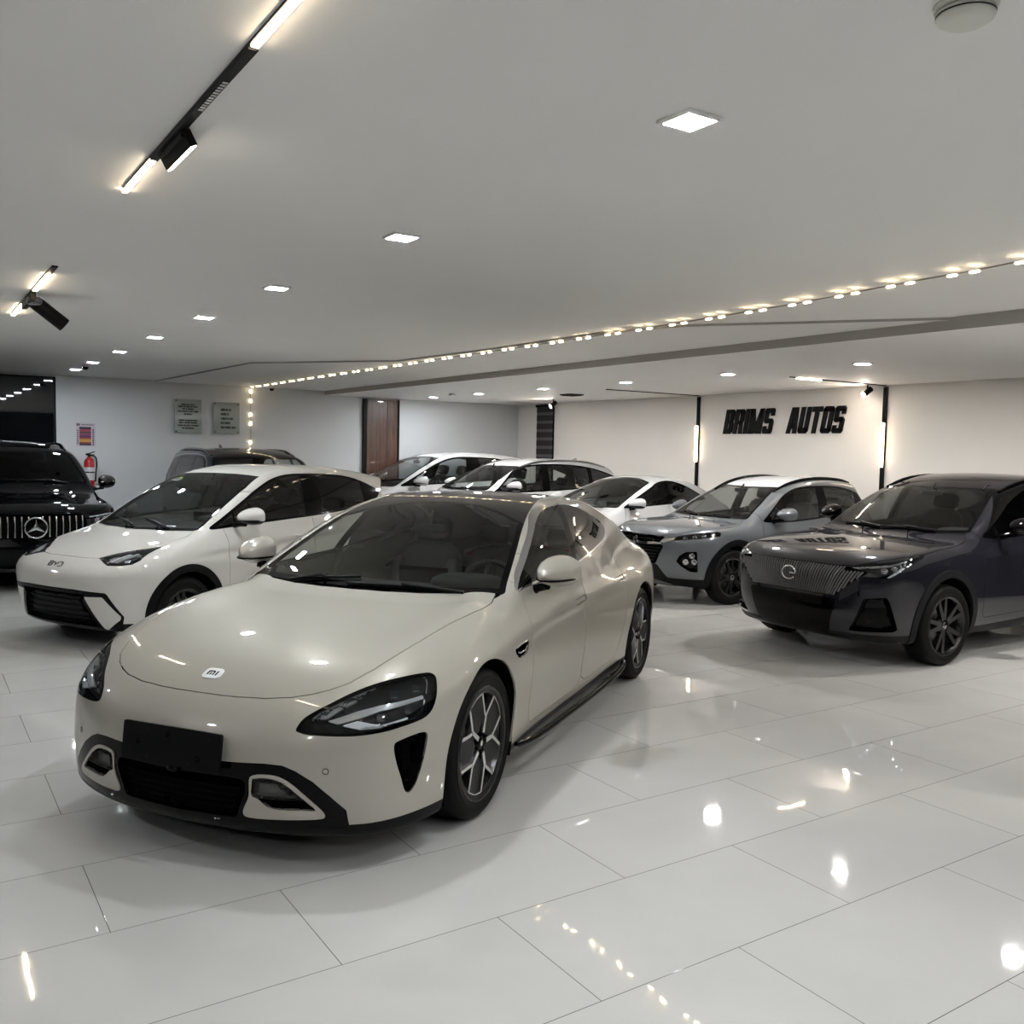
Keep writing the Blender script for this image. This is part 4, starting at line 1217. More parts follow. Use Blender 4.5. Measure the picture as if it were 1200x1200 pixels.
        badge('front_badge', c.bv, FRONT, .0, .708, glyph_bars(st, .008), M['darkchrome'], c.root, .006, n=(.75, 0, .66))
        # sunroof-free roof sticker on the screen, inspection slips
        h = c.bv.ray_cast(Vector((-.95, -.42, 3)), Vector((0, 0, -1)))
        T = frame_at(h[0], h[1], (0, 0, 1)); s1 = MB(); s1.prism([(-.07, -.03), (.07, -.03), (.07, .03), (-.07, .03)], lambda a, b, d: T @ Vector((a, b, d - .004)), 0, .001); s1.build('screen_sticker', M['innerlight'], c.root)
        s2 = MB(); s2.prism([(-.03, .035), (.03, .035), (.03, .065), (-.03, .065)], lambda a, b, d: T @ Vector((a, b, d - .004)), 0, .001); s2.build('yellow_sticker', mat('sticker_yellow', (.6, .6, .04), .5), c.root)
        h = c.bv.ray_cast(Vector((-.22, .38, 3)), Vector((0, 0, -1))); T2 = frame_at(h[0], h[1]); s3 = MB()
        for i in range(6): s3.prism([(-.05 + i * .017, -.008), (-.037 + i * .017, -.008), (-.037 + i * .017, .008), (-.05 + i * .017, .008)], lambda a, b, d: T2 @ Vector((a, b, d + .001)), 0, .001)
        s3.build('screen_mark', M['drl'], c.root)
    c.finish('dark5x2' if full else 'alloy10', .735, .19, .19, under=(-2.9, .4, .55, .2), interior_=dict(xd=-.70, xs=-1.28, xr=-2.1, zs=.42, zd=1.0, w=.6, m_seat=M['inner'] if full else M['innermid'], m_dash=M['inner'], drv=1, yseat=.33))
    rv = MB(); rv.bm(blob((-1.0, 0, 1.36), (.03, .22, .06)), smooth=True); rv.tube([(-1.0, 0, 1.38), (-1.06, 0, 1.44)], .012, 6); rv.build('rear_view_mirror', M['inner'], c.root)
    return c

def build_dark_suv(name, label, pose, scale, paint=None, detailed=True, roofm=None, glassm=None):
    c = CarBuilder(name, label, SUVG, .03, pose, paint or M['dkgrey'], scale)
    c.arches(.355, (-.02, -2.77), .405, (.475, M['cladding'] if detailed else c.paint), .37, -.03)
    scr = [(-.385, -.3), (-.385, .05), (-.41, .25), (-.50, .55), (-.595, .735), (-.63, .76), (-.93, .692), (-1.20, .616), (-1.375, .562), (-1.30, .32), (-1.25, .05), (-1.25, -.3)]
    c.screen(scr, glassm or M['screen'], .95, .03, .05)
    if roofm:
        c.roof([(-1.25, -.3), (-1.25, .05), (-1.30, .32), (-1.375, .562), (-1.6, .56), (-2.4, .555), (-3.1, .53), (-3.42, .5), (-3.42, -.3)], roofm, 1.3)
    dlo = [(-.70, 1.105), (-.80, 1.17), (-1.0, 1.325), (-1.2, 1.455), (-1.42, 1.535), (-1.8, 1.572), (-2.4, 1.565), (-2.9, 1.50), (-3.3, 1.385), (-3.36, 1.33), (-3.2, 1.22), (-2.6, 1.155), (-1.7, 1.105), (-.9, 1.085)]
    gw = M['tintdark'] if detailed else M['clear']
    panes = [('front_window', [(-.84, .9), (-.84, 1.7), (-1.76, 1.7), (-1.66, .9)], gw), ('rear_window', [(-1.90, 1.7), (-1.80, .9), (-2.66, .9), (-2.74, 1.7)], gw if not detailed else M['privacy']), ('quarter_window', [(-2.82, 1.7), (-2.76, .9), (-3.4, .9), (-3.4, 1.7)], gw if not detailed else M['privacy'])]
    c.windows(crv(dlo, 3), panes, .95)
    if detailed:
        surface_line('window_chrome', c.bv, SIDE, [(-1.3, 1.515), (-1.42, 1.557), (-1.8, 1.594), (-2.4, 1.587), (-2.9, 1.52), (-3.3, 1.40)], .009, M['darkchrome'], c.root, lift=.001)
    c.patch('rear_screen', FRONT, [(-.3, 1.15), (.62, 1.15), (.55, 1.5), (-.3, 1.53)], limxb(-3.2), M['privacy'], two=False)
    # lamps: thin, swept back
    hl = [(-.275, .872), (-.15, .908), (.05, .925), (.22, .952), (.40, .985), (.36, .955), (.24, .905), (.12, .838), (.02, .790), (-.02, .792), (-.14, .848)]
    L = c.lamp(hl, OBL, lims(limx(.0), limz(.6)), [('lamp_blade', M['lampgrey'], [(-.24, .868), (.05, .905), (.2, .935), (.2, .925), (.05, .893), (-.22, .860)], .008), ('daytime_light', M['drl'], [(.02, .80), (.05, .80), (.18, .88), (.15, .885)], .008)])
    c.projectors(L, OBL, ((.0, .86), (.09, .875), (.17, .905)), .026)
    # vertical-bar grille
    gr = [(-.3, .876), (.30, .876), (.55, .874), (.70, .846), (.72, .832), (.60, .74), (.475, .625), (.46, .615), (-.3, .615)]
    g_, c.S = part(c.S, fld(FRONT, rnd(gr, .012), limx(.3)))
    bvm = bvh_of(g_); g = g_.offset(-.03).obj('front_grille', M['void'], c.root, lip=-.03)
    for k in range(-24, 25):
        u0 = k * .0285; lean = .10 * (u0 / .7) ** 3 * 1.2
        q = []
        for t in np.linspace(0, 1, 9):
            v = .622 + .25 * t; u = abs(u0) * (.80 + .22 * t) + .0
            p, n = hit(bvm, FRONT, u, v, 1 if u0 >= 0 else -1)
            if p is not None and n is not None: q.append(p - n * .004)
        if len(q) > 2:
            mb = MB(); mb.tube(q, .0085, 6); mb.build('grille_bar', M['darkbar'] if detailed else M['chrome'], g)
    if detailed:
        ring = [( .075 * math.cos(a), .058 * math.sin(a)) for a in np.linspace(math.radians(-8), math.radians(352 - 24), 40)]
        p, n = hit(c.bv, FRONT, 0, .765); T = frame_at(p + n * .008, n); mb = MB(); mb.tube([T @ Vector((a, b, 0)) for a, b in ring], .008, 8)
        mb.tube([T @ Vector((.012, -.002, 0)), T @ Vector((.072, -.002, 0))], .007, 8); mb.build('front_badge', M['chrome'], c.root)
    lim = limx(.1)
    bk = [(-.3, .600), (.46, .590), (.485, .575), (.395, .29), (.36, .27), (.55, .25), (.55, .205), (-.3, .205)]
    b_, c.S = part(c.S, fld(FRONT, rnd(bk, .015), limx(.3)))
    b_.offset(.003).obj('lower_bumper', M['gloss'] if detailed else M['plastic'], c.root, lip=.02)
    fog = [(-.158, .614), (.019, .634), (.045, .60), (.132, .356), (.10, .335), (-.244, .322), (-.25, .34)]
    f_, c.S = part(c.S, fld(OBL, rnd(fog, .015), lim))
    for h in halves(f_):
        fo = recess(h, 'fog_recess', M['gloss'], c.root, .03)
        l_, _ = cut(h.offset(-.012), fld(OBL, [(-.115, .606), (-.004, .617), (.010, .55), (-.150, .535)]), 0, 2); l_.obj('fog_lamp', M['lamp'] if not detailed else M['rimpanel'], fo, lip=.01)
    sk, c.S = cut(c.S, lambda V: V[:, 2] - (.30 + .03 * sstep(-V[:, 0], .6, 2.)), 0, 2); sk.obj('lower_cladding', M['cladding'] if detailed else c.paint, c.root, lip=.02)
    c.tail([(.45, .98), (.86, 1.0), (.86, .9), (.45, .92)], -3.3)
    c.bonnet([(.872, -.3), (.872, .05), (.865, .27), (.84, .45), (.793, .59), (.70, .70), (.549, .80), (.40, .845), (.21, .862), (-.2, .835), (-.48, .80), (-.585, .745), (-.49, .55), (-.40, .25), (-.375, .05), (-.375, -.3)])
    c.doors([(-.60, 1.5), (-.66, 1.08), (-.64, .9), (-.60, .62), (-.62, .42), (-.66, .37), (-1.65, .39), (-1.73, .44), (-1.73, 1.0), (-1.80, 1.5)],
            [(-1.735, 1.0), (-1.735, .44), (-1.68, .39), (-2.2, .39), (-2.30, .47), (-2.44, .72), (-2.62, .9), (-2.74, 1.1), (-2.80, 1.5), (-1.81, 1.5)], 1.5)
    c.handles(((-1.5, .985), (-2.48, 1.03)), M['plastic'] if detailed else None)
    mc = M['gloss'] if detailed else c.paint
    for s in (1, -1): mirror(c.root, -.93, s * 1.04, 1.20, s, mc, M['gloss'], L=.2, W=.22, H=.16, stalk=(-.93, s * .88, 1.10))
    c.rails(-1.32, -3.2, .615, M['gloss'] if detailed else M['darkchrome'], .018, .019)
    wiper(c.root, c.bv, (-.50, .50, 1), (-.43, -.03, 1), .012); wiper(c.root, c.bv, (-.43, -.05, 1), (-.52, -.52, 1), .012)
    c.fin(-2.95, M['gloss'] if detailed else c.paint)
    if detailed:
        for s in (1, -1):
            vt = [(-.02, .30), (-.30, .60), (-.33, .56), (-.30, .28), (-.12, .20)]
        # air outlets on the bonnet
        for s in (1,):
            pass
    c.finish('dark5x2' if detailed else 'alloy10', .845, .235, .255, under=(-3.4, .5, .62, .28), interior_=dict(xd=-.98, xs=-1.62, xr=-2.5, zs=.55, zd=1.08, w=.68, m_seat=M['innermid'] if not detailed else M['inner'], m_dash=M['inner'], drv=1, yseat=.38))
    rv = MB(); rv.bm(blob((-1.18, 0, 1.47), (.03, .24, .06)), smooth=True); rv.tube([(-1.18, 0, 1.49), (-1.23, 0, 1.56)], .012, 6); rv.build('rear_view_mirror', M['inner'], c.root)
    return c

def build_cross(name, label, pose, scale):
    c = CarBuilder(name, label, CROSS, .03, pose, M['silver'], scale)
    c.arches(.335, (-.02, -2.5), .375, (.45, M['plastic']), .35, -.04)
    scr = [(-.27, -.3), (-.275, .06), (-.30, .35), (-.36, .56), (-.40, .66), (-.44, .675), (-.74, .60), (-1.02, .518), (-1.17, .468), (-1.11, .25), (-1.08, .05), (-1.08, -.3)]
    c.screen(scr, glass('clear_screen', (.50, .52, .51), 1.1), .9, .025, .04)
    c.roof([(-1.08, -.3), (-1.08, .05), (-1.11, .25), (-1.175, .470), (-1.45, .478), (-2.0, .475), (-2.45, .45), (-2.60, .42), (-2.60, -.3)], M['roofwhite'], 1.25)
    dlo = [(-.59, 1.00), (-.66, 1.065), (-.91, 1.235), (-1.09, 1.335), (-1.34, 1.415), (-1.72, 1.443), (-2.13, 1.432), (-2.45, 1.36), (-2.62, 1.26), (-2.55, 1.18), (-2.2, 1.09), (-1.7, 1.03), (-1.15, .99), (-.8, .985)]
    panes = [('front_window', [(-.72, .9), (-.72, 1.6), (-1.72, 1.6), (-1.58, .9)], M['clear']), ('rear_window', [(-1.86, 1.6), (-1.76, .9), (-2.36, .9), (-2.42, 1.6)], M['clear'])]
    c.windows(crv(dlo, 3), panes, .9)
    c.patch('rear_screen', FRONT, [(-.3, 1.1), (.55, 1.1), (.48, 1.38), (-.3, 1.40)], limxb(-2.4), M['privacy'], two=False)
    hl = [(-.165, .785), (-.124, .838), (.123, .882), (.36, .902), (.405, .890), (.40, .846), (.123, .812)]
    L = c.lamp(rnd(hl, .01), OBL, lims(limx(.1), limz(.5)), [])
    c.projectors(L, OBL, ((-.03, .815), (.09, .832), (.20, .852), (.31, .872)), .030)
    up = [(-.3, .828), (.2, .830), (.42, .825), (.44, .81), (.40, .755), (.13, .742), (-.3, .742)]
    u_, c.S = part(c.S, fld(FRONT, rnd(up, .01), limx(.3)))
    recess(u_, 'upper_grille', M['gloss'], c.root, .02)
    ch = [(-.3, .745), (.13, .742), (.37, .757), (.43, .79), (.56, .815), (.575, .80), (.40, .735), (.13, .716), (-.3, .716)]
    h_, c.S = part(c.S, fld(FRONT, ch, limx(.3))); h_.offset(.006).obj('chrome_bar', M['chrome'], c.root, lip=.015)
    lo = [(-.3, .712), (.2, .712), (.43, .728), (.445, .70), (.335, .495), (.30, .478), (-.3, .478)]
    l_, c.S = part(c.S, fld(FRONT, rnd(lo, .015), limx(.3)))
    bvm = bvh_of(l_); g = l_.offset(-.03).obj('front_grille', M['void'], c.root, lip=-.03)
    for v in (.52, .56, .60, .64, .68):
        q = [hit(bvm, FRONT, abs(u), v, 1 if u >= 0 else -1) for u in np.linspace(-.42, .42, 21)]; q = [p - n * .022 for p, n in q if p is not None]
        if len(q) > 2: mb = MB(); mb.tube(q, .008, 6); mb.build('grille_slat', M['inner'], g)
    fog = [(-.128, .533), (-.092, .607), (-.015, .656), (.108, .664), (.118, .655), (.136, .42), (.12, .410), (.043, .414), (-.068, .476)]
    f_, c.S = part(c.S, fld(OBL, rnd(fog, .012), limx(.1)))
    for h in halves(f_):
        fo = recess(h, 'lamp_housing', M['gloss'], c.root, .03); b = bvh_of(h); sd = 1 if h.V[:, 1].mean() > 0 else -1
        for u, v in ((.058, .607), (-.016, .530), (.088, .533)):
            p, n = hit(b, OBL, u, v, sd)
            if p is None: continue
            T = frame_at(p - n * .018, n) @ Matrix.Rotation(math.pi / 2, 4, 'X'); mb = MB(); mb.lathe([(0, .012), (.018, .011), (.03, .006), (.034, .012), (.036, -.012)], 24, T); mb.build('main_lamp', M['lamp'], fo)
    bl = [(-.3, .470), (.15, .474), (.33, .482), (.36, .46), (.49, .262), (.55, .25), (.82, .252), (.90, .26), (.90, .15), (-.3, .15)]
    b_, c.S = part(c.S, fld(FRONT, bl, limx(.25)))
    skd = [(-.3, .275), (.30, .275), (.45, .235), (.42, .205), (-.3, .222)]
    s_, b_ = part(b_, fld(FRONT, rnd(skd, .02), limx(.3))); s_.offset(.01).obj('skid_plate', M['silver'], c.root, lip=.02)
    b_.obj('lower_bumper', M['plastic'], c.root, lip=.02)
    sk, c.S = cut(c.S, lambda V: V[:, 2] - .32, 0, 2); sk.obj('lower_cladding', M['plastic'], c.root, lip=.02)
    c.tail([(-.3, .95), (.8, .97), (.8, .90), (-.3, .90)], -2.5)
    c.bonnet([(.768, -.3), (.768, .05), (.735, .36), (.605, .575), (.42, .70), (.20, .79), (0, .795), (-.2, .755), (-.37, .66), (-.34, .55), (-.29, .35), (-.265, .06), (-.265, -.3)])
    c.doors([(-.50, 1.4), (-.56, 1.0), (-.52, .8), (-.50, .55), (-.52, .36), (-1.6, .36), (-1.67, .42), (-1.67, 1.0), (-1.76, 1.4)],
            [(-1.675, 1.0), (-1.675, .42), (-1.62, .36), (-2.05, .36), (-2.2, .55), (-2.38, .85), (-2.46, 1.1), (-2.5, 1.4), (-1.765, 1.4)], 1.35)
    c.handles(((-1.45, .90), (-2.28, .96)))
    for s in (1, -1): mirror(c.root, -.76, s * .97, 1.095, s, M['silver'], M['silver'], L=.2, W=.215, H=.15, stalk=(-.75, s * .81, 1.0), band=False)
    c.rails(-1.02, -2.6, .525, M['gloss'], .018, .022)
    wiper(c.root, c.bv, (-.35, .45, 1), (-.30, -.05, 1), .012); wiper(c.root, c.bv, (-.30, -.10, 1), (-.42, -.50, 1), .012)
    c.fin(-2.35, M['roofwhite'])
    # angular S emblem
    s6 = [[(.045, .015), (.045, .045), (.0, .075), (-.045, .045), (-.045, .015), (.018, -.02), (.0, -.032), (-.045, -.002), (-.045, -.03), (.0, -.06), (.045, -.03), (.045, -.002), (-.018, .03), (.0, .042)]]
    badge('front_badge', c.bv, FRONT, .0, .735, [[(x * .95, y * .95) for x, y in s6[0]]], M['chrome'], c.root, .016, n=(1, 0, .12))
    c.finish('dark5x2', .775, .2, .235, under=(-2.7, .5, .55, .26), interior_=dict(xd=-.80, xs=-1.40, xr=-2.1, zs=.5, zd=1.01, w=.6, m_seat=M['innermid'], m_dash=M['inner'], drv=1, yseat=.34))
    rv = MB(); rv.bm(blob((-.98, 0, 1.36), (.03, .22, .06)), smooth=True); rv.tube([(-.98, 0, 1.38), (-1.04, 0, 1.44)], .012, 6); rv.build('rear_view_mirror', M['inner'], c.root)
    return c

def build_big_suv(name, label, pose, scale, paint, kind, h=.034):
    c = CarBuilder(name, label, BIGSUV, h, pose, paint, scale)
    c.arches(.38, (0, -3.05), .42, None, .39)
    scr = [(-.56, -.3), (-.56, .05), (-.58, .28), (-.64, .58), (-.70, .79), (-.75, .80), (-1.0, .735), (-1.21, .688), (-1.37, .64), (-1.29, .4), (-1.25, .18), (-1.24, -.3)]
    c.screen(scr, M['screen'] if kind != 'black' else M['tintdark'], 1.0, .03, .04)
    if kind == 'glass':
        c.roof([(-1.24, -.3), (-1.25, .18), (-1.29, .4), (-1.37, .62), (-2., .60), (-2.9, .60), (-3.5, .58), (-3.5, -.3)], M['roofblack'], 1.4)
    dlo = [(-.78, 1.15), (-.90, 1.25), (-1.12, 1.42), (-1.35, 1.57), (-1.6, 1.635), (-2.0, 1.66), (-2.8, 1.655), (-3.35, 1.61), (-3.62, 1.50), (-3.66, 1.30), (-3.55, 1.20), (-2.6, 1.165), (-1.6, 1.14), (-.9, 1.13)]
    gm = M['privacy'] if kind == 'black' else M['clear']
    panes = [('front_window', [(-1.08, .9), (-1.08, 1.9), (-1.98, 1.9), (-1.9, .9)], M['tintdark'] if kind == 'black' else M['clear']), ('rear_window', [(-2.06, 1.9), (-1.98, .9), (-2.92, .9), (-2.98, 1.9)], gm), ('quarter_window', [(-3.06, 1.9), (-3.0, .9), (-3.8, .9), (-3.8, 1.9)], gm),
             ('vent_window', [(-.7, .9), (-1.02, .9), (-1.02, 1.9), (-.7, 1.9)], M['tintdark'] if kind == 'black' else M['clear'])]
    c.windows(crv(dlo, 3), panes, 1.0)
    if kind == 'glass':
        surface_line('window_chrome', c.bv, SIDE, [(-.77, 1.14), (-.91, 1.27), (-1.12, 1.44), (-1.35, 1.59), (-1.6, 1.655), (-2.0, 1.68), (-2.8, 1.675), (-3.37, 1.63), (-3.65, 1.51), (-3.69, 1.30), (-3.57, 1.18)], .008, M['chrome'], c.root, lift=.001)
    c.patch('rear_screen', FRONT, [(-.3, 1.2), (.66, 1.2), (.62, 1.6), (-.3, 1.63)], limxb(-3.5), M['privacy'], two=False)
    hl = [(-.225, .90), (-.12, .915), (-.02, .925), (.12, .932), (.22, .925), (.235, .888), (.12, .83), (-.05, .795), (-.152, .785), (-.215, .79)]
    L = c.lamp(hl, OBL, lims(limx(.1), limz(.6)), [('daytime_light', M['drl'], [(-.21, .895), (-.02, .915), (.15, .922), (.15, .912), (-.02, .903), (-.20, .883)], .008), ('daytime_light', M['drl'], [(-.15, .80), (-.03, .815), (.10, .845), (.10, .835), (-.03, .803), (-.14, .790)], .008)])
    c.projectors(L, OBL, ((-.13, .845), (-.02, .86), (.08, .88)), .032)
    gr = [(-.3, .935), (.34, .937), (.50, .925), (.53, .905), (.56, .80), (.50, .69), (.36, .645), (-.3, .635)]
    g_, c.S = part(c.S, fld(FRONT, rnd(gr, .02), limx(.3)))
    bvm = bvh_of(g_); g = g_.offset(-.04).obj('front_grille', M['void'], c.root, lip=-.04)
    for k in range(-7, 8):
        u = abs(k) * .073
        if k == 0: continue
        q = [hit(bvm, FRONT, u * (1 + .0 * t), .665 + .245 * t, 1 if k > 0 else -1) for t in np.linspace(0, 1, 7)]; q = [p - n * .006 for p, n in q if p is not None]
        if len(q) > 2: mb = MB(); mb.tube(q, .010, 8); mb.build('grille_bar', M['chrome'], g)
    surface_line('grille_frame', c.bv, FRONT, rnd(gr, .02)[7:-7], .006, M['gloss'], c.root, lift=.002)
    p, n = hit(c.bv, FRONT, 0, .778); T = frame_at(p + n * .012, Vector((1, 0, .08)))
    ds = MB(); ds.prism([(.118 * math.cos(a), .118 * math.sin(a)) for a in np.linspace(0, 2 * math.pi, 41)[:-1]], lambda a, b, d: T @ Vector((a, b, d)), -.02, -.002)
    bo = ds.build('front_badge', M['gloss'], c.root); mb = MB(); R = .118
    mb.tube([T @ Vector((R * math.cos(a), R * math.sin(a), 0)) for a in np.linspace(0, 2 * math.pi, 49)[:-1]], .010, 8, closed=True)
    for k in range(3):
        a = math.pi / 2 + k * 2 * math.pi / 3; a1, a2 = a + math.pi / 3, a - math.pi / 3
        P0 = (R * .95 * math.cos(a), R * .95 * math.sin(a)); P1 = (.022 * math.cos(a1), .022 * math.sin(a1)); P2 = (.022 * math.cos(a2), .022 * math.sin(a2))
        tri = [T @ Vector((*P1, .0)), T @ Vector((*P0, .0)), T @ Vector((*P2, .0)), T @ Vector((0, 0, .012)), T @ Vector((P0[0] * .9, P0[1] * .9, .005))]
        mb.add(tri, [(0, 1, 4, 3), (1, 2, 3, 4), (0, 3, 2), (0, 2, 1)])
    mb.build('badge_star', M['chrome'], bo)
    lo = [(-.3, .56), (.55, .56), (.78, .52), (.80, .36), (.6, .30), (-.3, .30)]
    l_, c.S = part(c.S, fld(FRONT, rnd(lo, .03), limx(.3))); recess(l_, 'lower_grille', M['plastic'], c.root, .03)
    c.tail([(.45, 1.0), (.92, 1.03), (.92, .92), (.45, .93)], -3.5)
    c.bonnet([(.817, -.3), (.817, .05), (.80, .345), (.765, .59), (.66, .75), (.45, .85), (.2, .885), (-.2, .89), (-.55, .86), (-.68, .78), (-.63, .58), (-.57, .28), (-.55, .05), (-.55, -.3)])
    c.doors([(-.80, 1.6), (-.84, 1.15), (-.80, .9), (-.76, .6), (-.78, .42), (-1.9, .42), (-1.97, .5), (-1.97, 1.2), (-2.02, 1.6)], [(-1.975, 1.2), (-1.975, .5), (-1.92, .42), (-2.45, .42), (-2.58, .6), (-2.78, .92), (-2.98, 1.2), (-3.02, 1.6), (-2.03, 1.6)], 1.6)
    c.handles(((-1.72, 1.04), (-2.75, 1.07)))
    mc = paint
    for s in (1, -1): mirror(c.root, -1.03, s * 1.09, 1.235, s, mc, M['gloss'], L=.2, W=.23, H=.18, stalk=(-1.03, s * .92, 1.14))
    if kind == 'black':
        for s in (1, -1):
            mb = MB(); mb.tube([(-1.03 + .085, s * 1.02, 1.245), (-1.03 + .08, s * 1.12, 1.25), (-1.03 + .03, s * 1.19, 1.255)], .007, 6); mb.build('mirror_indicator', M['drl'], c.root)
    c.rails(-1.5, -3.55, .64, M['darkchrome'] if kind == 'glass' else M['gloss'], .025, .018)
    wiper(c.root, c.bv, (-.62, .55, 1), (-.60, -.02, 1), .014); wiper(c.root, c.bv, (-.60, -.06, 1), (-.64, -.62, 1), .014)
    c.fin(-3.45, paint)
    c.finish('dark6', .87, .25, .28, under=(-3.6, .5, .66, .3), interior_=dict(xd=-1.15, xs=-1.85, xr=-2.8, zs=.62, zd=1.15, w=.72, m_seat=M['inner'], m_dash=M['inner'], drv=1, yseat=.40))
    return c

def build_white_saloon(name, label, pose, scale):
    sq = lambda x: x if x > -1.3 else -1.3 + (x + 1.3) * .68           # shorter tail than the beige saloon
    P = dict(SEDAN)
    for k in ('W', 'Zl', 'Zr', 'Wg', 'zb', 'bot', 'crown'): P[k] = [(sq(a), b) for a, b in P[k]]
    P['tail'] = [(a, sq(b)) for a, b in P['tail']]; P['bbox'] = ((-3.4, -1.1, .08), (1.1, 1.1, 1.52))
    P['extraZ'] = lambda x, a: .03 * gauss(a, .76, .17) * sstep(x, .75, .1) * (1 - sstep(-x, .3, .9))
    Q = lambda poly: [(sq(a), b) for a, b in poly]
    c = CarBuilder(name, label, P, .034, pose, M['pearl'], scale)
    c.arches(.35, (0, sq(-2.95)), .39)
    scr = [(-.40, -.3), (-.40, .02), (-.44, .39), (-.52, .62), (-.60, .77), (-.64, .785), (-.84, .735), (-1.03, .69), (-1.28, .625), (-1.40, .59), (-1.45, .4), (-1.50, .2), (-1.52, -.3)]
    c.screen(scr, M['screen'], .85, .03, .05)
    c.patch('rear_screen', TOP, Q([(-2.75, -.3), (-2.75, .1), (-2.72, .40), (-3.2, .50), (-3.66, .42), (-3.68, -.3)]), limz(.9), M['privacy'], two=False)
    dlo = [(-.69, .990), (-.80, 1.055), (-.93, 1.12), (-1.1, 1.195), (-1.32, 1.285), (-1.52, 1.345), (-1.75, 1.378), (-2.0, 1.375), (-2.3, 1.325), (-2.6, 1.24), (-2.95, 1.12), (-2.9, 1.09), (-2.44, 1.065), (-1.7, 1.035), (-.95, 1.0)]
    panes = [('front_window', [(-.86, .9), (-.86, 1.6), (-1.75, 1.6), (-1.64, .9)], M['tintdark']), ('rear_window', [(-1.86, 1.6), (-1.76, .9), (-3., .9), (-3., 1.6)], M['privacy'])]
    c.windows(crv(Q(dlo), 3), [(n_, Q(p_), m_) for n_, p_, m_ in panes], .9)
    hl = [(-.20, .66), (-.05, .70), (.12, .73), (.25, .745), (.26, .715), (.12, .68), (-.05, .645), (-.18, .625)]
    L = c.lamp(rnd(hl, .01), OBL, lims(limx(.1), limz(.45)), [('daytime_light', M['drl'], [(-.18, .65), (-.05, .685), (.12, .718), (.12, .708), (-.05, .672), (-.17, .64)], .008)])
    c.projectors(L, OBL, ((.0, .67), (.1, .695), (.18, .71)), .02)
    lo = [(-.3, .40), (.4, .40), (.62, .36), (.66, .25), (.5, .2), (-.3, .2)]
    l_, c.S = part(c.S, fld(FRONT, rnd(lo, .03), limx(.3))); recess(l_, 'lower_grille', M['plastic'], c.root, .03)
    c.bonnet([(.90, -.3), (.90, .1), (.87, .35), (.80, .52), (.65, .66), (.40, .735), (.1, .775), (-.2, .79), (-.45, .79), (-.59, .765), (-.50, .60), (-.43, .39), (-.385, .02), (-.385, -.3)])
    c.doors(Q([(-.69, 1.2), (-.70, 1.0), (-.66, .8), (-.65, .4), (-.72, .27), (-1.62, .27), (-1.68, .35), (-1.68, 1.04), (-1.78, 1.2)]), Q([(-1.685, 1.04), (-1.685, .35), (-1.64, .27), (-2.25, .29), (-2.40, .45), (-2.58, .8), (-2.75, 1.0), (-2.9, 1.2), (-1.785, 1.2)]), 1.15)
    c.handles(((-1.32, .84), (sq(-2.42), .87)))
    c.tail([(-.3, .86), (.85, .85), (.85, .79), (-.3, .80)], -2.7)
    for s in (1, -1): mirror(c.root, -.78, s * .99, 1.055, s, M['pearl'], M['gloss'], L=.2, W=.215, H=.15, stalk=(-.80, s * .85, .97))
    wiper(c.root, c.bv, (-.48, .62, 1), (-.41, .0, 1), .012); wiper(c.root, c.bv, (-.42, -.02, 1), (-.50, -.6, 1), .012)
    c.finish('alloy10', .83, .235, .255, under=(-2.9, .55, .64, .2), interior_=dict(xd=-.95, xs=-1.5, xr=-2.1, zs=.38, zd=.95, w=.66, m_seat=M['innermid'], m_dash=M['inner'], drv=1))
    return c

def build_other_cars():
    build_hatch('hatchback_car', 'small white hatchback with black front mouth and white blade, directly behind the beige saloon', (1.633, 8.871, 206.36), 1.)
    g = build_dark_suv('suv_car', 'dark grey SUV with black vertical-bar grille and black wheels, at the right edge', (7.285, 5.34, 179.4), .96, roofm=M['roofblack'])
    build_cross('crossover_car', 'small silver crossover with white roof and three-lamp corner clusters, beside the dark grey SUV', (8.02, 8.33, 178.4), .95)
    build_big_suv('black_suv_car', 'black SUV with chrome vertical grille bars and round star badge, at the left edge', (1.23, 12.55, 270.3), .97, M['blackpaint'], 'black')
    build_big_suv('grey_suv_car', 'blue-grey SUV with black glass roof parked against the back wall, behind the white hatchback', (4.25, 12.05, 268.5), .95, M['bluegrey'], 'glass', .04)
    build_white_saloon('white_saloon_car', 'low white saloon car between the silver crossover and the taller white SUV', (7.8, 10.85, 180), .97)
    build_dark_suv('white_suv_car', 'white SUV with roof rails in the right-hand row, behind the low white saloon', (7.2, 13.35, 180), .97, paint=M['pearl'], detailed=False)
    build_hatch('white_minivan_car', 'white minivan with sloping bonnet nearest the wooden door, farthest of the right-hand row', (6.9, 15.45, 180), 1.1, 'mpv', M['pearl'])
# ------------------------------------------------------------------ the showroom
HA, HB, HC = 2.803, 2.783, 2.705          # ceiling levels: main, middle strip, lower zone along the right wall
XR, YB, XL, YF = 10.95, 16.5, -6.0, -6.0
TX, TY, TILE = 1.197, 3.424, .6175

def nodes(m): return m.node_tree, m.node_tree.nodes, m.node_tree.nodes['Principled BSDF']

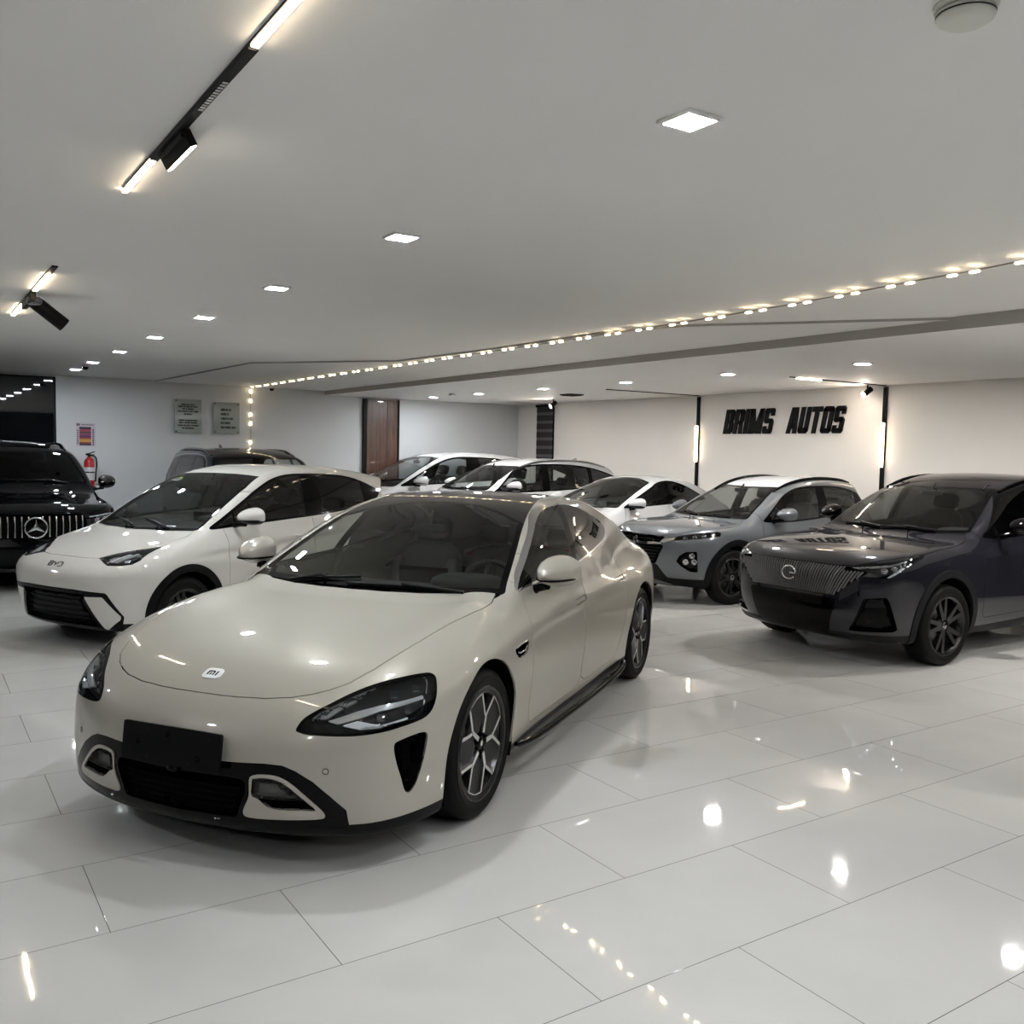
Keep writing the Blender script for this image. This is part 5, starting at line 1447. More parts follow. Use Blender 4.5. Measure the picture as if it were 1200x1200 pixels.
def floor_material():
    m = mat('polished_tile', (.6, .6, .58), .07, coat=0., spec=.85); nt, N, b = nodes(m); L = nt.links.new
    tc = N.new('ShaderNodeTexCoord'); mp = N.new('ShaderNodeMapping'); mp.inputs['Location'].default_value = (-TX, -TY, 0)
    br = N.new('ShaderNodeTexBrick'); br.offset = .5; br.offset_frequency = 2; br.squash = 1.
    br.inputs['Scale'].default_value = 1.; br.inputs['Brick Width'].default_value = 2 * TILE; br.inputs['Row Height'].default_value = TILE
    br.inputs['Mortar Size'].default_value = .0016; br.inputs['Mortar Smooth'].default_value = .2; br.inputs['Bias'].default_value = 0.
    br.inputs['Color1'].default_value = (.56, .55, .53, 1); br.inputs['Color2'].default_value = (.54, .53, .51, 1); br.inputs['Mortar'].default_value = (.13, .12, .11, 1)
    L(tc.outputs['Object'], mp.inputs['Vector']); L(mp.outputs[0], br.inputs['Vector'])
    # faint mottling and scuffs in the glaze
    n1 = N.new('ShaderNodeTexNoise'); n1.inputs['Scale'].default_value = 1.1; n1.inputs['Detail'].default_value = 4; L(tc.outputs['Object'], n1.inputs['Vector'])
    mr = N.new('ShaderNodeMapRange'); mr.inputs['From Min'].default_value = .3; mr.inputs['From Max'].default_value = .7; mr.inputs['To Min'].default_value = .94; mr.inputs['To Max'].default_value = 1.04
    L(n1.outputs['Fac'], mr.inputs['Value'])
    mx = N.new('ShaderNodeVectorMath'); mx.operation = 'SCALE'; L(br.outputs['Color'], mx.inputs[0]); L(mr.outputs[0], mx.inputs['Scale'])
    L(mx.outputs[0], b.inputs['Base Color'])
    n2 = N.new('ShaderNodeTexNoise'); n2.inputs['Scale'].default_value = 2.3; n2.inputs['Detail'].default_value = 5; L(tc.outputs['Object'], n2.inputs['Vector'])
    r2 = N.new('ShaderNodeMapRange'); r2.inputs['From Min'].default_value = .35; r2.inputs['From Max'].default_value = .75; r2.inputs['To Min'].default_value = .018; r2.inputs['To Max'].default_value = .055
    L(n2.outputs['Fac'], r2.inputs['Value']); L(r2.outputs[0], b.inputs['Roughness'])
    # slight unevenness: every tile lies at its own tiny angle, and its face is not quite flat
    n3 = N.new('ShaderNodeTexNoise'); n3.inputs['Scale'].default_value = 3.2; n3.inputs['Detail'].default_value = 1.; L(tc.outputs['Object'], n3.inputs['Vector'])
    bp = N.new('ShaderNodeBump'); bp.inputs['Strength'].default_value = .25; bp.inputs['Distance'].default_value = .006; L(n3.outputs['Fac'], bp.inputs['Height'])
    b2 = N.new('ShaderNodeBump'); b2.invert = True; b2.inputs['Strength'].default_value = .4; b2.inputs['Distance'].default_value = .002
    L(br.outputs['Fac'], b2.inputs['Height']); L(bp.outputs[0], b2.inputs['Normal']); L(b2.outputs[0], b.inputs['Normal'])
    return m

def plaster(name, col, rough=.6, bump=.1, var=.03):
    m = mat(name, col, rough); nt, N, b = nodes(m); L = nt.links.new
    tc = N.new('ShaderNodeTexCoord'); n = N.new('ShaderNodeTexNoise'); n.inputs['Scale'].default_value = .8; n.inputs['Detail'].default_value = 6
    L(tc.outputs['Object'], n.inputs['Vector'])
    mr = N.new('ShaderNodeMapRange'); mr.inputs['From Min'].default_value = .3; mr.inputs['From Max'].default_value = .7
    mr.inputs['To Min'].default_value = 1 - var; mr.inputs['To Max'].default_value = 1 + var; L(n.outputs['Fac'], mr.inputs['Value'])
    v = N.new('ShaderNodeVectorMath'); v.operation = 'SCALE'; v.inputs[0].default_value = col; L(mr.outputs[0], v.inputs['Scale']); L(v.outputs[0], b.inputs['Base Color'])
    n2 = N.new('ShaderNodeTexNoise'); n2.inputs['Scale'].default_value = 160; L(tc.outputs['Object'], n2.inputs['Vector'])
    bp = N.new('ShaderNodeBump'); bp.inputs['Strength'].default_value = bump; bp.inputs['Distance'].default_value = .001; L(n2.outputs['Fac'], bp.inputs['Height']); L(bp.outputs[0], b.inputs['Normal'])
    return m

def wood_material():
    m = mat('dark_wood', (.06, .028, .018), .35, coat=.3); nt, N, b = nodes(m); L = nt.links.new
    tc = N.new('ShaderNodeTexCoord'); mp = N.new('ShaderNodeMapping'); mp.inputs['Scale'].default_value = (14, 14, .9)
    n = N.new('ShaderNodeTexNoise'); n.inputs['Scale'].default_value = 2.2; n.inputs['Detail'].default_value = 7; n.inputs['Distortion'].default_value = .6
    L(tc.outputs['Object'], mp.inputs['Vector']); L(mp.outputs[0], n.inputs['Vector'])
    r = N.new('ShaderNodeValToRGB'); r.color_ramp.elements[0].position = .3; r.color_ramp.elements[0].color = (.028, .012, .008, 1); r.color_ramp.elements[1].position = .75; r.color_ramp.elements[1].color = (.13, .058, .034, 1)
    L(n.outputs['Fac'], r.inputs[0]); L(r.outputs[0], b.inputs['Base Color'])
    return m

def struct(o): o['kind'] = 'structure'; return o

def build_room():
    wallm = plaster('wall_paint_cool_light', (.57, .585, .605), .55); wallr = plaster('wall_paint_warm_light', (.80, .77, .735), .55); ceilm = plaster('ceiling_paint', (.78, .77, .75), .7, .06, .015)  # same white paint; cool dim and warm bright light put into each wall's colour
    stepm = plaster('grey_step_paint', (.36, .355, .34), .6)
    mb = MB(); mb.add([(XL, YF, 0), (XR, YF, 0), (XR, YB, 0), (XL, YB, 0), (XL, YF, -.1), (XR, YF, -.1), (XR, YB, -.1), (XL, YB, -.1)], [(0, 1, 2, 3), (4, 7, 6, 5), (0, 4, 5, 1), (1, 5, 6, 2), (2, 6, 7, 3), (3, 7, 4, 0)])
    struct(mb.build('floor', floor_material()))
    # ceiling in three levels with their little upstands
    ab = [(3.58, YB), (3.74, 11.87), (5.01, 10.23), (5.16, 8.3), (5.18, 6.53), (5.41, 5.68), (6.6, 4.1)]
    ce = MB()
    ce.add([(XL, YF, HA), (XL, YB, HA)] + [(x, y, HA) for x, y in ab] + [(6.60, YF, HA)], [tuple(range(len(ab) + 3))])
    ce.add([(x, y, HB) for x, y in ab] + [(6.60, YB, HB)], [tuple(range(len(ab) + 1))])
    ce.add([(6.60, YF, HC), (6.60, YB, HC), (XR, YB, HC), (XR, YF, HC)], [(0, 1, 2, 3)])
    ce.add([(XL, YF, HA + .1), (XL, YB, HA + .1), (XR, YB, HA + .1), (XR, YF, HA + .1)], [(0, 3, 2, 1)])
    ceo = struct(ce.build('ceiling', ceilm))
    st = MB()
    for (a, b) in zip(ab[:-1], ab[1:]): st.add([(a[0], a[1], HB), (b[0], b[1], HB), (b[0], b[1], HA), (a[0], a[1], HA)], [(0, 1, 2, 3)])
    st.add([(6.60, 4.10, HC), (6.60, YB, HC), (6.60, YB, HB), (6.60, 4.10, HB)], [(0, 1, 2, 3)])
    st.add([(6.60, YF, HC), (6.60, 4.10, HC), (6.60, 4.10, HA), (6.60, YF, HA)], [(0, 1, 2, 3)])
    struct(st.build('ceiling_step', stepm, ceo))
    # walls; unseen left and front ones made dark glazing to darken car reflections
    glz = mat('unseen_dark_glazing', (.012, .014, .018), .08)
    T = .15
    for nm, c, d in (('wall_right', (XR + T / 2, (YF + YB) / 2, 1.4), (T, YB - YF + 2 * T, 2.9)), ('wall_left', (XL - T / 2, (YF + YB) / 2, 1.4), (T, YB - YF + 2 * T, 2.9)),
                     ('wall_front', ((XL + XR) / 2, YF - T / 2, 1.4), (XR - XL, T, 2.9)), ('wall_back', ((XL + XR) / 2, YB + T / 2, 1.4), (XR - XL, T, 2.9))):
        w = MB(); w.box(c, d); struct(w.build(nm, {'wall_right': wallr, 'wall_back': wallm}.get(nm, glz)))
    g3 = MB(); g3.box((XR - .012, (YF + 4.75) / 2, 1.35), (.024, 4.75 - YF, 2.7)); g3o = struct(g3.build('added_dark_panel', glz))      # added unseen dark panel, deepens reflections in the dark SUV's side
    f3 = MB(); f3.box((XR - .02, 4.77, 1.35), (.04, .06, 2.7)); f3.build('window_frame', M['plastic'], g3o)  # edge strip of the added dark panel
    # black glazed front on the back wall, left
    bg = MB(); bg.box((-1.01, YB - .012, 1.38), (6.1, .02, 2.74)); wo = struct(bg.build('window_1', mat('black_glazing', (.004, .005, .007), .02, coat=1.)))
    fr = MB(); fr.box((2.03, YB - .02, 1.38), (.03, .04, 2.76)); fr.box((-1.01, YB - .02, 2.755), (6.1, .04, .025)); fr.build('window_frame', M['plastic'], wo)
    for x in (-.5, -2.6): pass
    # wooden double door panel
    wd = wood_material(); dr = MB(); dr.box((7.65, YB - .03, 1.34), (.42, .05, 2.66)); d0 = struct(dr.build('door_1', wd))
    dr = MB(); dr.box((7.975, YB - .03, 1.34), (.21, .05, 2.66)); dr.build('door_leaf', wd, d0)
    fr = MB(); fr.box((7.395, YB - .035, 1.34), (.07, .07, 2.675)); fr.box((7.864, YB - .02, 1.34), (.012, .03, 2.66)); fr.box((8.10, YB - .035, 1.34), (.035, .07, 2.675)); fr.build('door_frame', M['plastic'], d0)
    dh = MB(); dh.tube([(7.82, YB - .09, .95), (7.82, YB - .09, 1.25)], .012); 
    for z in (.97, 1.23): dh.tube([(7.82, YB - .09, z), (7.82, YB - .05, z)], .008)
    dh.build('door_handle', M['darkchrome'], d0)
    # window with striped blind in the corner of the right wall
    wn = MB(); wn.box((XR - .008, 15.47, 1.6), (.012, .58, 2.1)); w2 = struct(wn.build('window_2', mat('night_pane', (.01, .01, .012), .05)))
    bl = thing('zebra_blind', 'black and grey striped blind hanging over the corner window', 'blind', (XR - .04, 15.47, 2.64))
    hd = MB(); hd.box((0, 0, .02), (.06, .60, .05), bevel=.01); hd.build('headrail', M['plastic'], bl)
    dk = mat('blind_dark', (.018, .016, .018), .8); lt = mat('blind_sheer', (.10, .095, .10), .8)
    s1 = MB(); s2 = MB(); z = 0.
    for i in range(11):
        s1.box((0, 0, z - .055), (.004, .56, .11)); s2.box((.004, 0, z - .14), (.003, .56, .06)); z -= .17
    s1.build('dark_stripes', dk, bl); s2.build('sheer_stripes', lt, bl)
    br = MB(); br.box((0, 0, z - .0), (.02, .57, .025), bevel=.005); br.build('bottom_rail', M['plastic'], bl)

def emit(name, col, s, paint=None):
    m = mat(name, (.8, .8, .8), .5, emit=col, estr=s); return m

def build_lights():
    cool = emit('cool_led', (.90, .955, 1.0), LED); cool2 = emit('neutral_led', (1.0, .975, .94), LEDC); warm = emit('warm_led', (1.0, .80, .56), TRK); tiny = emit('string_led', (1.0, .80, .50), STR); spotm = emit('spot_led', (1., .88, .74), 8.); wallspot = emit('wall_spot_led', (1., .86, .70), 130.); warm2 = emit('warm_wall_led', (1.0, .80, .56), 2.6)
    whitefr = mat('white_trim_ring', (.8, .8, .8), .4)
    def downlight(x, y, z, label, group, size=.118):
        t = thing('ceiling_light', label, 'ceiling light', (x, y, z), 0, group)
        f = MB(); r = size / 2
        for dx, dy, wx, wy in ((r + .008, 0, .016, size + .032), (-r - .008, 0, .016, size + .032), (0, r + .008, size, .016), (0, -r - .008, size, .016)):
            f.box((dx, dy, -.006), (wx, wy, .012), bevel=.003)
        f.build('frame', whitefr, t)
        d = MB(); d.box((0, 0, -.006), (size, size, .010), bevel=.002); d.build('diffuser', cool if x < 5 or y > 15 else cool2, t)
        return t
    ga = 'recessed square lights in the row over the aisle'; gc = 'recessed square lights in the row over the right-hand cars'
    ys = [2.24, 4.29, 6.17, 7.98, 9.79, 11.62, 13.45, 14.95]
    nth = ['nearest and largest square ceiling light, alone above the front saloon', 'second square ceiling light from the camera in the long aisle row', 'third square ceiling light from the camera in the long aisle row', 'fourth square ceiling light from the camera in the long aisle row', 'fifth square ceiling light from the camera in the long aisle row', 'sixth square ceiling light from the camera in the long aisle row', 'seventh square ceiling light in the aisle row, last but one before the back wall', 'last square ceiling light of the aisle row, tight against the back wall']
    for y, l in zip(ys, nth): downlight(2.12, y, HA, l, ga)
    yc = [15.3, 13.68, 11.76, 9.80, 7.92, 6.06]
    nc = ['square ceiling light over the wooden door, farthest of the right-hand row', 'square ceiling light second from the wooden door in the right-hand row', 'square ceiling light beside the black ceiling vent', 'square ceiling light between the black vent and the lettered sign', 'square ceiling light above the first word of the lettered sign', 'square ceiling light above the last letters of the sign, nearest of that row']
    for y, l in zip(yc, nc): downlight(8.25, y, HC, l, gc)
    for x, y, z in ((2.12, .4, HA), (2.12, -1.4, HA), (2.12, -3.2, HA), (8.25, 4.2, HC), (8.25, 2.5, HC), (8.25, .8, HC), (8.25, -1., HC), (8.25, -2.8, HC), (-2.2, 4.15, HA), (-2.2, 7.72, HA), (-2.2, .4, HA), (-2.2, 11.2, HA)):
        downlight(x, y, z, 'square ceiling light outside the picture', 'ceiling lights outside the picture')
    # track in the ceiling at the left
    t = thing('track_light', 'long black ceiling track with two glowing bars, at the upper left', 'track light', (.80, 3.11, HA))
    r = MB(); r.box((0, -.25, -.004), (.030, 2.72, .008)); r.build('track', M['plastic'], t)
    for y0, y1 in ((-1.7, -.60), (.60, 1.14)):
        b = MB(); b.box((0, (y0 + y1) / 2, -.010), (.021, y1 - y0, .008), bevel=.002); b.build('light_bar', warm, t)
    bk = MB(); bk.box((0, 0, -.011), (.028, 1.18, .010)); bk.build('module', M['plastic'], t)
    ln = MB()
    for i in range(12): ln.box((0, -.33 + i * .024, -.0175), (.016, .016, .006))
    ln.build('louvre', M['lamp'], t)
    tl = MB(); R = Matrix.Rotation(math.radians(-28), 3, 'Y')
    tl.box((.024, .33, -.040), (.026, .34, .055), rot=R); tl.box((.010, .33, -.022), (.022, .30, .03)); hd = tl.build('tilting_lamp', M['plastic'], t)
    ln = MB()
    for i in range(13): ln.box((.024 + .0122, .33 - .155 + i * .0258, -.040 - .0245), (.018, .018, .006), rot=R)
    ln.build('lamp_lens', spotm, hd)
    t = thing('track_light', 'short black ceiling track with tilted spot, at the left edge', 'track light', (.79, 7.57, HA))
    r = MB(); r.box((0, .05, -.004), (.034, 2.6, .008)); r.build('track', M['plastic'], t)
    for y0, y1 in ((-.95, -.20), (.62, 1.35)):
        b = MB(); b.box((0, (y0 + y1) / 2, -.012), (.027, y1 - y0, .010), bevel=.002); b.build('light_bar', warm, t)
    m_ = MB(); m_.box((.0, .2, -.033), (.036, .62, .055)); m_.build('module', M['plastic'], t)
    sp = MB(); a = Vector((.02, .02, -.06)); b_ = a + Vector((.20, .02, -.15)); sp.tube([a, a + (b_ - a) * .06, b_], [.05, .052, .052], 20); so = sp.build('spot', M['plastic'], t)
    kn = MB(); kn.bm(blob(tuple(a), (.10, .12, .07)), smooth=True); kn.build('spot_joint', M['darkchrome'], so)
    # two lit rails running over the ceiling and down the right wall
    for k, (y, x0, lab) in enumerate(((7.65, 9.05, 'black wall and ceiling rail with a glowing bar, right of the lettered sign'), (11.12, 9.0, 'black wall and ceiling rail with a glowing bar, left of the lettered sign'))):
        t = thing('rail_light', lab, 'rail light', (XR - .02, y, 0), 0, 'lit rails on the right wall')
        r = MB(); r.box((-.0, 0, 1.94), (.035, .05, 1.48)); r.box(((x0 - XR) / 2, 0, HC - .006), (XR - x0, .022, .012)); r.build('rail', M['plastic'], t)
        b = MB(); b.box((-.03, 0, 1.91), (.03, .045, .59), bevel=.006); b.build('light_bar', warm2, t)
        if k == 0:
            b = MB(); b.box((-1.55, 0, HC - .016), (.45, .024, .012)); b.build('light_bar', warm, t)
    for (x, y, lab) in ((10.75, 7.8, 'small black spotlight under the ceiling, right of the lettered sign'), (10.1, 14.05, 'small black spotlight under the ceiling, beside the striped blind')):
        t = thing('spotlight', lab, 'spotlight', (x, y, HC), 0, 'ceiling spotlights along the right wall')
        s_ = MB(); s_.tube([(0, 0, 0), (0, 0, -.05)], .012); s_.tube([(.05, -.02, -.05), (-.05, .02, -.13)], .038, 16); s_.build('spot_body', M['plastic'], t)
        l_ = MB(); l_.tube([(-.048, .019, -.128), (-.056, .022, -.134)], .034, 16); l_.build('spot_lens', wallspot, t)
    # string of little lights: across the ceiling and down the back wall
    t = thing('string_light', 'string of tiny warm lights crossing the ceiling and hanging down the back wall', 'string lights', (5.1, 9., HB))
    path = crv([(4.55, .6), (4.80, 2.2), (4.93, 2.88), (4.98, 3.39), (5.12, 4.56), (5.19, 6.57), (5.18, 9.79), (5.17, 12.9), (5.19, YB - .02)], 10, False)
    o = Vector((5.1, 9., HB))
    zc = lambda x, y: HB - .008
    pts = [Vector((x, y, zc(x, y))) - o for x, y in path]
    wall = [Vector((5.19, YB - .015, HB - .02)) - o, Vector((5.20, YB - .015, 1.9)) - o, Vector((5.19, YB - .015, 1.2)) - o]
    cb = MB(); cb.tube(pts + wall, .0045, 6); cb.build('cable', mat('string_cable', (.25, .23, .2), .6), t)
    L = [0.]
    for a, b in zip(pts[:-1], pts[1:]): L.append(L[-1] + (b - a).length)
    xs = np.array([p.x for p in pts]); yy = np.array([p.y for p in pts]); L = np.array(L)
    s = 1.95; me = None
    def bulb(p, vert):
        nonlocal me
        if me is None:
            m_ = MB(); m_.bm(blob((0, 0, 0), (.022, .06, .012)), smooth=True); ob = m_.build('bulb', tiny, t); me = ob.data
        else:
            ob = bpy.data.objects.new('bulb', me); link(ob, t)
        ob.location = p
        if vert: ob.rotation_euler = (math.pi / 2, 0, 0)
        return ob
    while s < L[-1]:
        for d in (0, .14):
            q = s + d
            if q < L[-1]:
                x = np.interp(q, L, xs); y = np.interp(q, L, yy)
                ob = bulb((x, y, -.016), False)
                i = min(int(np.searchsorted(L, q)), len(pts) - 1); dd = pts[i] - pts[i - 1]; ob.rotation_euler = (0, 0, math.atan2(dd.y, dd.x) - math.pi / 2)
        s += .42
    for z in (2.70, 2.53, 2.29, 2.13, 1.79, 1.60): bulb((5.195 - 5.1, YB - .02 - 9., z - HB), True)

LETTERS = dict(
    B=(.62, [[(0, 0), (.24, 0), (.24, 1), (0, 1)], [(.2, 0), (.5, 0), (.62, .08), (.62, .2), (.2, .2)], [(.2, .82), (.62, .82), (.62, .93), (.5, 1), (.2, 1)], [(.2, .43), (.58, .43), (.58, .58), (.2, .58)], [(.34, .1), (.62, .1), (.62, .42), (.56, .5), (.34, .48)], [(.34, .52), (.56, .5), (.62, .6), (.62, .9), (.34, .9)]]),
    R=(.62, [[(0, 0), (.24, 0), (.24, 1), (0, 1)], [(.2, .82), (.62, .82), (.62, .93), (.5, 1), (.2, 1)], [(.2, .38), (.58, .38), (.58, .54), (.2, .54)], [(.36, .42), (.56, .44), (.62, .52), (.62, .9), (.36, .9)], [(.38, 0), (.62, 0), (.58, .44), (.34, .44)]]),
    I=(.24, [[(0, 0), (.24, 0), (.24, 1), (0, 1)]]),
    M=(.92, [[(0, 0), (.22, 0), (.22, 1), (0, 1)], [(.70, 0), (.92, 0), (.92, 1), (.70, 1)], [(.0, 1), (.26, 1), (.50, .22), (.40, .0), (.30, .0)], [(.92, 1), (.66, 1), (.42, .22), (.52, .0), (.62, .0)]]),
    S=(.62, [[(0, .08), (.08, 0), (.54, 0), (.62, .08), (.62, .2), (0, .2)], [(0, .1), (.22, .1), (.22, .30), (0, .30)], [(.38, .1), (.62, .1), (.62, .50), (.50, .60), (.38, .60)], [(.10, .42), (.56, .40), (.52, .60), (.06, .60)], [(0, .48), (.12, .40), (.24, .40), (.24, .92), (0, .92)], [(0, .8), (.62, .8), (.62, .92), (.54, 1), (.08, 1), (0, .92)], [(.40, .70), (.62, .70), (.62, .9), (.40, .9)]]),
    A=(.66, [[(0, 0), (.24, 0), (.38, 1), (.14, 1)], [(.42, 0), (.66, 0), (.54, 1), (.28, 1)], [(.2, .18), (.46, .18), (.46, .36), (.2, .36)]]),
    U=(.62, [[(0, .08), (.24, .08), (.24, 1), (0, 1)], [(.38, .08), (.62, .08), (.62, 1), (.38, 1)], [(0, .1), (.1, 0), (.52, 0), (.62, .1), (.62, .22), (0, .22)]]),
    T=(.62, [[(0, .8), (.62, .8), (.62, 1), (0, 1)], [(.19, 0), (.43, 0), (.43, .85), (.19, .85)]]),
    O=(.62, [[(0, .08), (.24, .08), (.24, .92), (0, .92)], [(.38, .08), (.62, .08), (.62, .92), (.38, .92)], [(0, .1), (.1, 0), (.52, 0), (.62, .1), (.62, .2), (0, .2)], [(0, .8), (.62, .8), (.62, .9), (.52, 1), (.1, 1), (0, .9)]]),
)

def build_wall_things():
    m = mat('sign_black', (.004, .004, .005), .35, spec=.12)
    t = thing('wall_sign', 'large black raised block lettering on the right wall between the two rails', 'sign', (XR, 9.4, 2.07))
    def word(w, y0, wid):
        tot = sum(LETTERS[c][0] for c in w) + .09 * (len(w) - 1); k = (wid - .06) / tot; x = 0.
        for c in w:
            lb = MB()
            for q in LETTERS[c][1]:
                # sheared to the right; seen from inside the room, right is -y
                lb.prism(q, lambda u, v, d, x=x: (-.004 - d, -((x + u) * k + v * .075) + y0, v * .385), 0, .025)
            lb.build('letter', m, t); x += LETTERS[c][0] + .09
    word('BRIMS', 1.16, 1.04); word('AUTOS', -.10, 1.04)
    # two glass plaques on stand-offs
    gm = mat('green_glass_plaque', (.30, .335, .315), .05); tm = mat('plaque_text', (.012, .012, .014), .4)
    for x0, x1, z0, z1, lab, rows in ((3.87, 4.33, 1.925, 2.51, 'glass wall plaque with two blocks of centred black text, left of its pair', [(.16, .09, .28), (.22, .16, .42), (.29, .10, .24), (.36, .18, .44), (.44, .08, .18), (.62, .16, .40), (.69, .15, .38), (.77, .19, .46), (.85, .10, .26)]),
                                      (4.53, 4.99, 1.935, 2.485, 'glass wall plaque with five short left-aligned black lines, beside the hanging string of lights', [(.24, None, .31), (.38, None, .24), (.52, None, .38), (.66, None, .28), (.80, None, .47)])):
        w = x1 - x0; h = z1 - z0
        t = thing('glass_plaque', lab, 'plaque', (x0, YB, z0), 0, 'glass plaques on the back wall')
        p = MB(); p.box((w / 2, -.035, h / 2), (w, .01, h), bevel=.002); p.build('panel', gm, t)
        for a in (.03, w - .03):
            for b in (.03, h - .03):
                s = MB(); s.tube([(a, 0, b), (a, -.05, b)], .013, 14); s.build('standoff', M['darkchrome'], t)
        x = MB(); rng = random.Random(3)
        for zr, a, l in rows:
            if a is None: xs, xe, hh = .28 * w, (.28 + l * 1.25) * w, .044
            else: xs, xe, hh = (.5 - l * .85) * w, (.5 + l * .85) * w, .028
            q = xs
            while q < xe:
                ln = min(rng.uniform(.008, .016), xe - q); x.box((q + ln / 2, -.0415, h * (1 - zr) - .0), (ln, .003, hh * rng.uniform(.75, 1))); q += ln + (.0025 if rng.random() < .8 else .010)
        x.build('text', tm, t)
    # coloured safety poster
    t = thing('safety_poster', 'small poster with red, purple and yellow bands above the fire extinguisher', 'poster', (2.34, YB, 1.67))
    w, h = .29, .38
    b = MB(); b.box((w / 2, -.004, h / 2), (w, .004, h)); b.build('sheet', mat('poster_lilac', (.50, .44, .52), .5), t)
    cols = [(.045, .02, .05), (.30, .05, .08), (.09, .05, .045), (.22, .05, .11), (.11, .025, .10), (.36, .06, .04), (.50, .30, .05), (.28, .06, .06), (.03, .015, .04)]
    hs = [.04, .035, .03, .035, .035, .025, .045, .025, .03]; z = h - .065
    for i, (c, q) in enumerate(zip(cols, hs)):
        s = MB(); s.box((w * .47, -.0075, z - q / 2), (w * .60, .003, q)); s.build('band', mat('poster_band', c, .5), t); z -= q
    k = MB(); dk = mat('poster_ink', (.02, .02, .03), .5)
    for i in range(7): k.box((.025, -.0075, .05 + i * .034), (.022, .003, .018))
    for i in range(9): k.box((.085 + i * .021, -.0075, h - .03), (.015, .003, .013))
    k.box((.018, -.0075, h - .03), (.02, .003, .035)); k.box((.045, -.0075, h - .03), (.02, .003, .035))
    for i in range(8): k.box((w - .035, -.0075, .03 + i * .034), (.026, .003, .02))
    k.build('print', dk, t)
    # fire extinguisher on its bracket
    t = thing('fire_extinguisher', 'red fire extinguisher hung on the back wall beside the black car', 'fire extinguisher', (2.515, YB - .10, 1.0))
    rd = mat('extinguisher_red', (.42, .012, .012), .25, coat=.6)
    Z = Matrix.Rotation(math.pi / 2, 4, 'X')
    c = MB(); c.lathe([(0, 0), (.075, .0), (.082, .012), (.082, .40), (.07, .45), (.035, .48), (.028, .50), (0, .50)], 32, Z); c.build('cylinder', rd, t)
    l = MB(); l.lathe([(.0835, .12), (.0835, .33)], 32, Z); l.build('label', mat('extinguisher_label', (.6, .6, .62), .4), t)
    v = MB(); v.tube([(0, 0, .49), (0, 0, .55)], .02, 12); v.box((.03, 0, .565), (.12, .022, .016), rot=Matrix.Rotation(-.35, 3, 'Y')); v.box((.035, 0, .535), (.10, .02, .012)); v.tube([(-.035, -.01, .54), (-.035, -.045, .54)], .02, 14); v.build('valve', M['plastic'], t)
    hs = MB(); hs.tube(crv([(-.01, -.01, .53), (.09, -.03, .50), (.11, -.03, .38), (.095, -.03, .22), (.09, -.02, .10)], 6, False), .011, 8); hs.build('hose', M['plastic'], t)
    bk = MB(); bk.box((0, .09, .3), (.06, .02, .2)); bk.lathe([(.084, .24), (.086, .25), (.084, .26)], 32, Z); bk.build('bracket', M['darkchrome'], t)
    # smoke detector, sensor, vent, cameras
    wm = mat('detector_white', (.62, .62, .56), .45)
    t = thing('smoke_detector', 'round white smoke detector on the ceiling at the upper right', 'smoke detector', (2.11, 1.31, HA))
    b = MB(); Zd = Matrix.Rotation(-math.pi / 2, 4, 'X'); b.lathe([(0, .012), (.07, .012), (.072, .0), (.0, 0)], 40, Zd); b.build('base', wm, t)
    b = MB(); b.lathe([(.058, .013), (.066, .018), (.062, .036), (.045, .046), (0, .048)], 40, Zd); b.build('cover', wm, t)
    b = MB(); b.lathe([(.0665, .024), (.0655, .027)], 40, Zd); b.build('vent_slot', M['inner'], t)
    t = thing('ceiling_sensor', 'tiny white round sensor on the lower ceiling near the wooden door', 'sensor', (8.06, 14.26, HC))
    b = MB(); b.lathe([(0, .03), (.05, .028), (.06, .01), (.06, 0)], 28, Zd); b.build('dome', whitem(), t)
    t = thing('ceiling_vent', 'small black ceiling vent beside the striped blind', 'vent', (9.41, 12.57, HC))
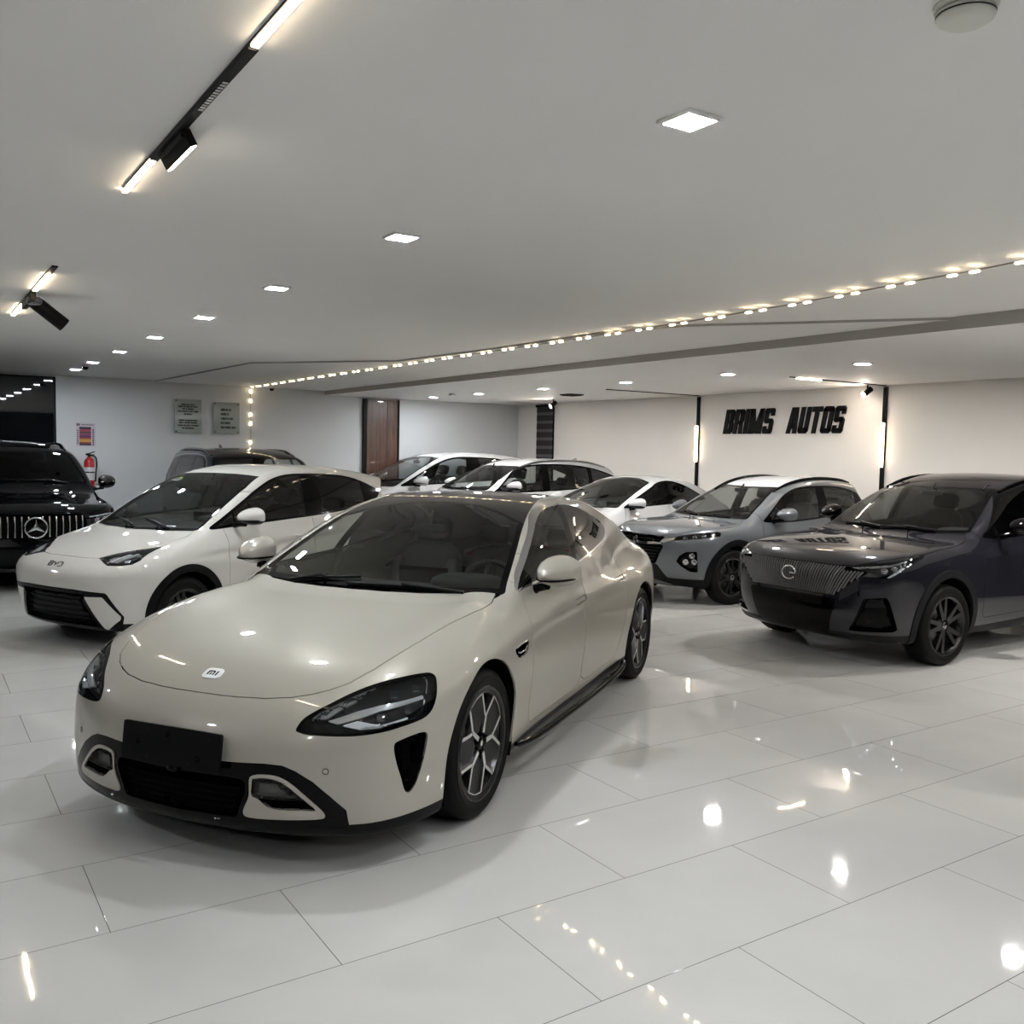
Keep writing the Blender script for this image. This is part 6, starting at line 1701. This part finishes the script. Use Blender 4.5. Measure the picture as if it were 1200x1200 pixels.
    b = MB(); b.box((0, 0, -.01), (.28, .30, .02)); b.build('frame', M['plastic'], t)
    for i in range(5): b = MB(); b.box((-.1 + i * .05, 0, -.024), (.02, .26, .012)); b.build('slat', M['inner'], t)
    for (x, y, z, lab) in ((2.12, 14.05, HA, 'small dark dome camera beside the last aisle ceiling light'), (5.5, YB - .25, HB, 'small dark camera under the ceiling right of the hanging string of lights')):
        t = thing('security_camera', lab, 'security camera', (x, y, z))
        b = MB(); b.lathe([(0, .0), (.05, .0), (.05, .02), (.045, .025)], 24, Zd); b.build('mount', whitem(), t)
        b = MB(); b.lathe([(.042, .02), (.04, .045), (.025, .065), (0, .072)], 24, Zd); b.build('dome', M['gloss'], t)

_w = []
def whitem():
    if not _w: _w.append(mat('white_housing', (.6, .6, .58), .4))
    return _w[0]
LED, LEDC, TRK, STR = 114., 215., 8., 5.
# ------------------------------------------------------------------ assemble
def make_camera():
    cd = bpy.data.cameras.new('camera'); cd.sensor_fit = 'HORIZONTAL'; cd.sensor_width = 36; cd.lens = 36 * 1085 / 1200; cd.clip_start = .05
    co = bpy.data.objects.new('camera', cd); link(co)
    A = [[.8363881, -.54777197, .02002043], [.01935709, .06601841, .99763063], [-.54779581, -.83401885, .06582029]]
    R = Matrix(A).transposed().to_4x4(); R.translation = Vector((0, 0, 1.73385)); co.matrix_world = R; SC.camera = co

make_camera()
W = bpy.data.worlds.new('world'); SC.world = W; W.use_nodes = True; W.node_tree.nodes['Background'].inputs[0].default_value = (0, 0, 0, 1)
build_room(); build_lights(); build_wall_things()
build_sedan()
build_other_cars()
SC.view_settings.view_transform = 'Standard'; SC.view_settings.look = 'None'; SC.view_settings.gamma = 1.; SC.view_settings.use_curve_mapping = False
SC.view_settings.exposure = 2.45
try:
    SC.cycles.use_denoising = True; SC.cycles.max_bounces = 10; SC.cycles.transparent_max_bounces = 16; SC.cycles.caustics_reflective = False; SC.cycles.caustics_refractive = False; SC.cycles.sample_clamp_indirect = 6
except Exception: pass
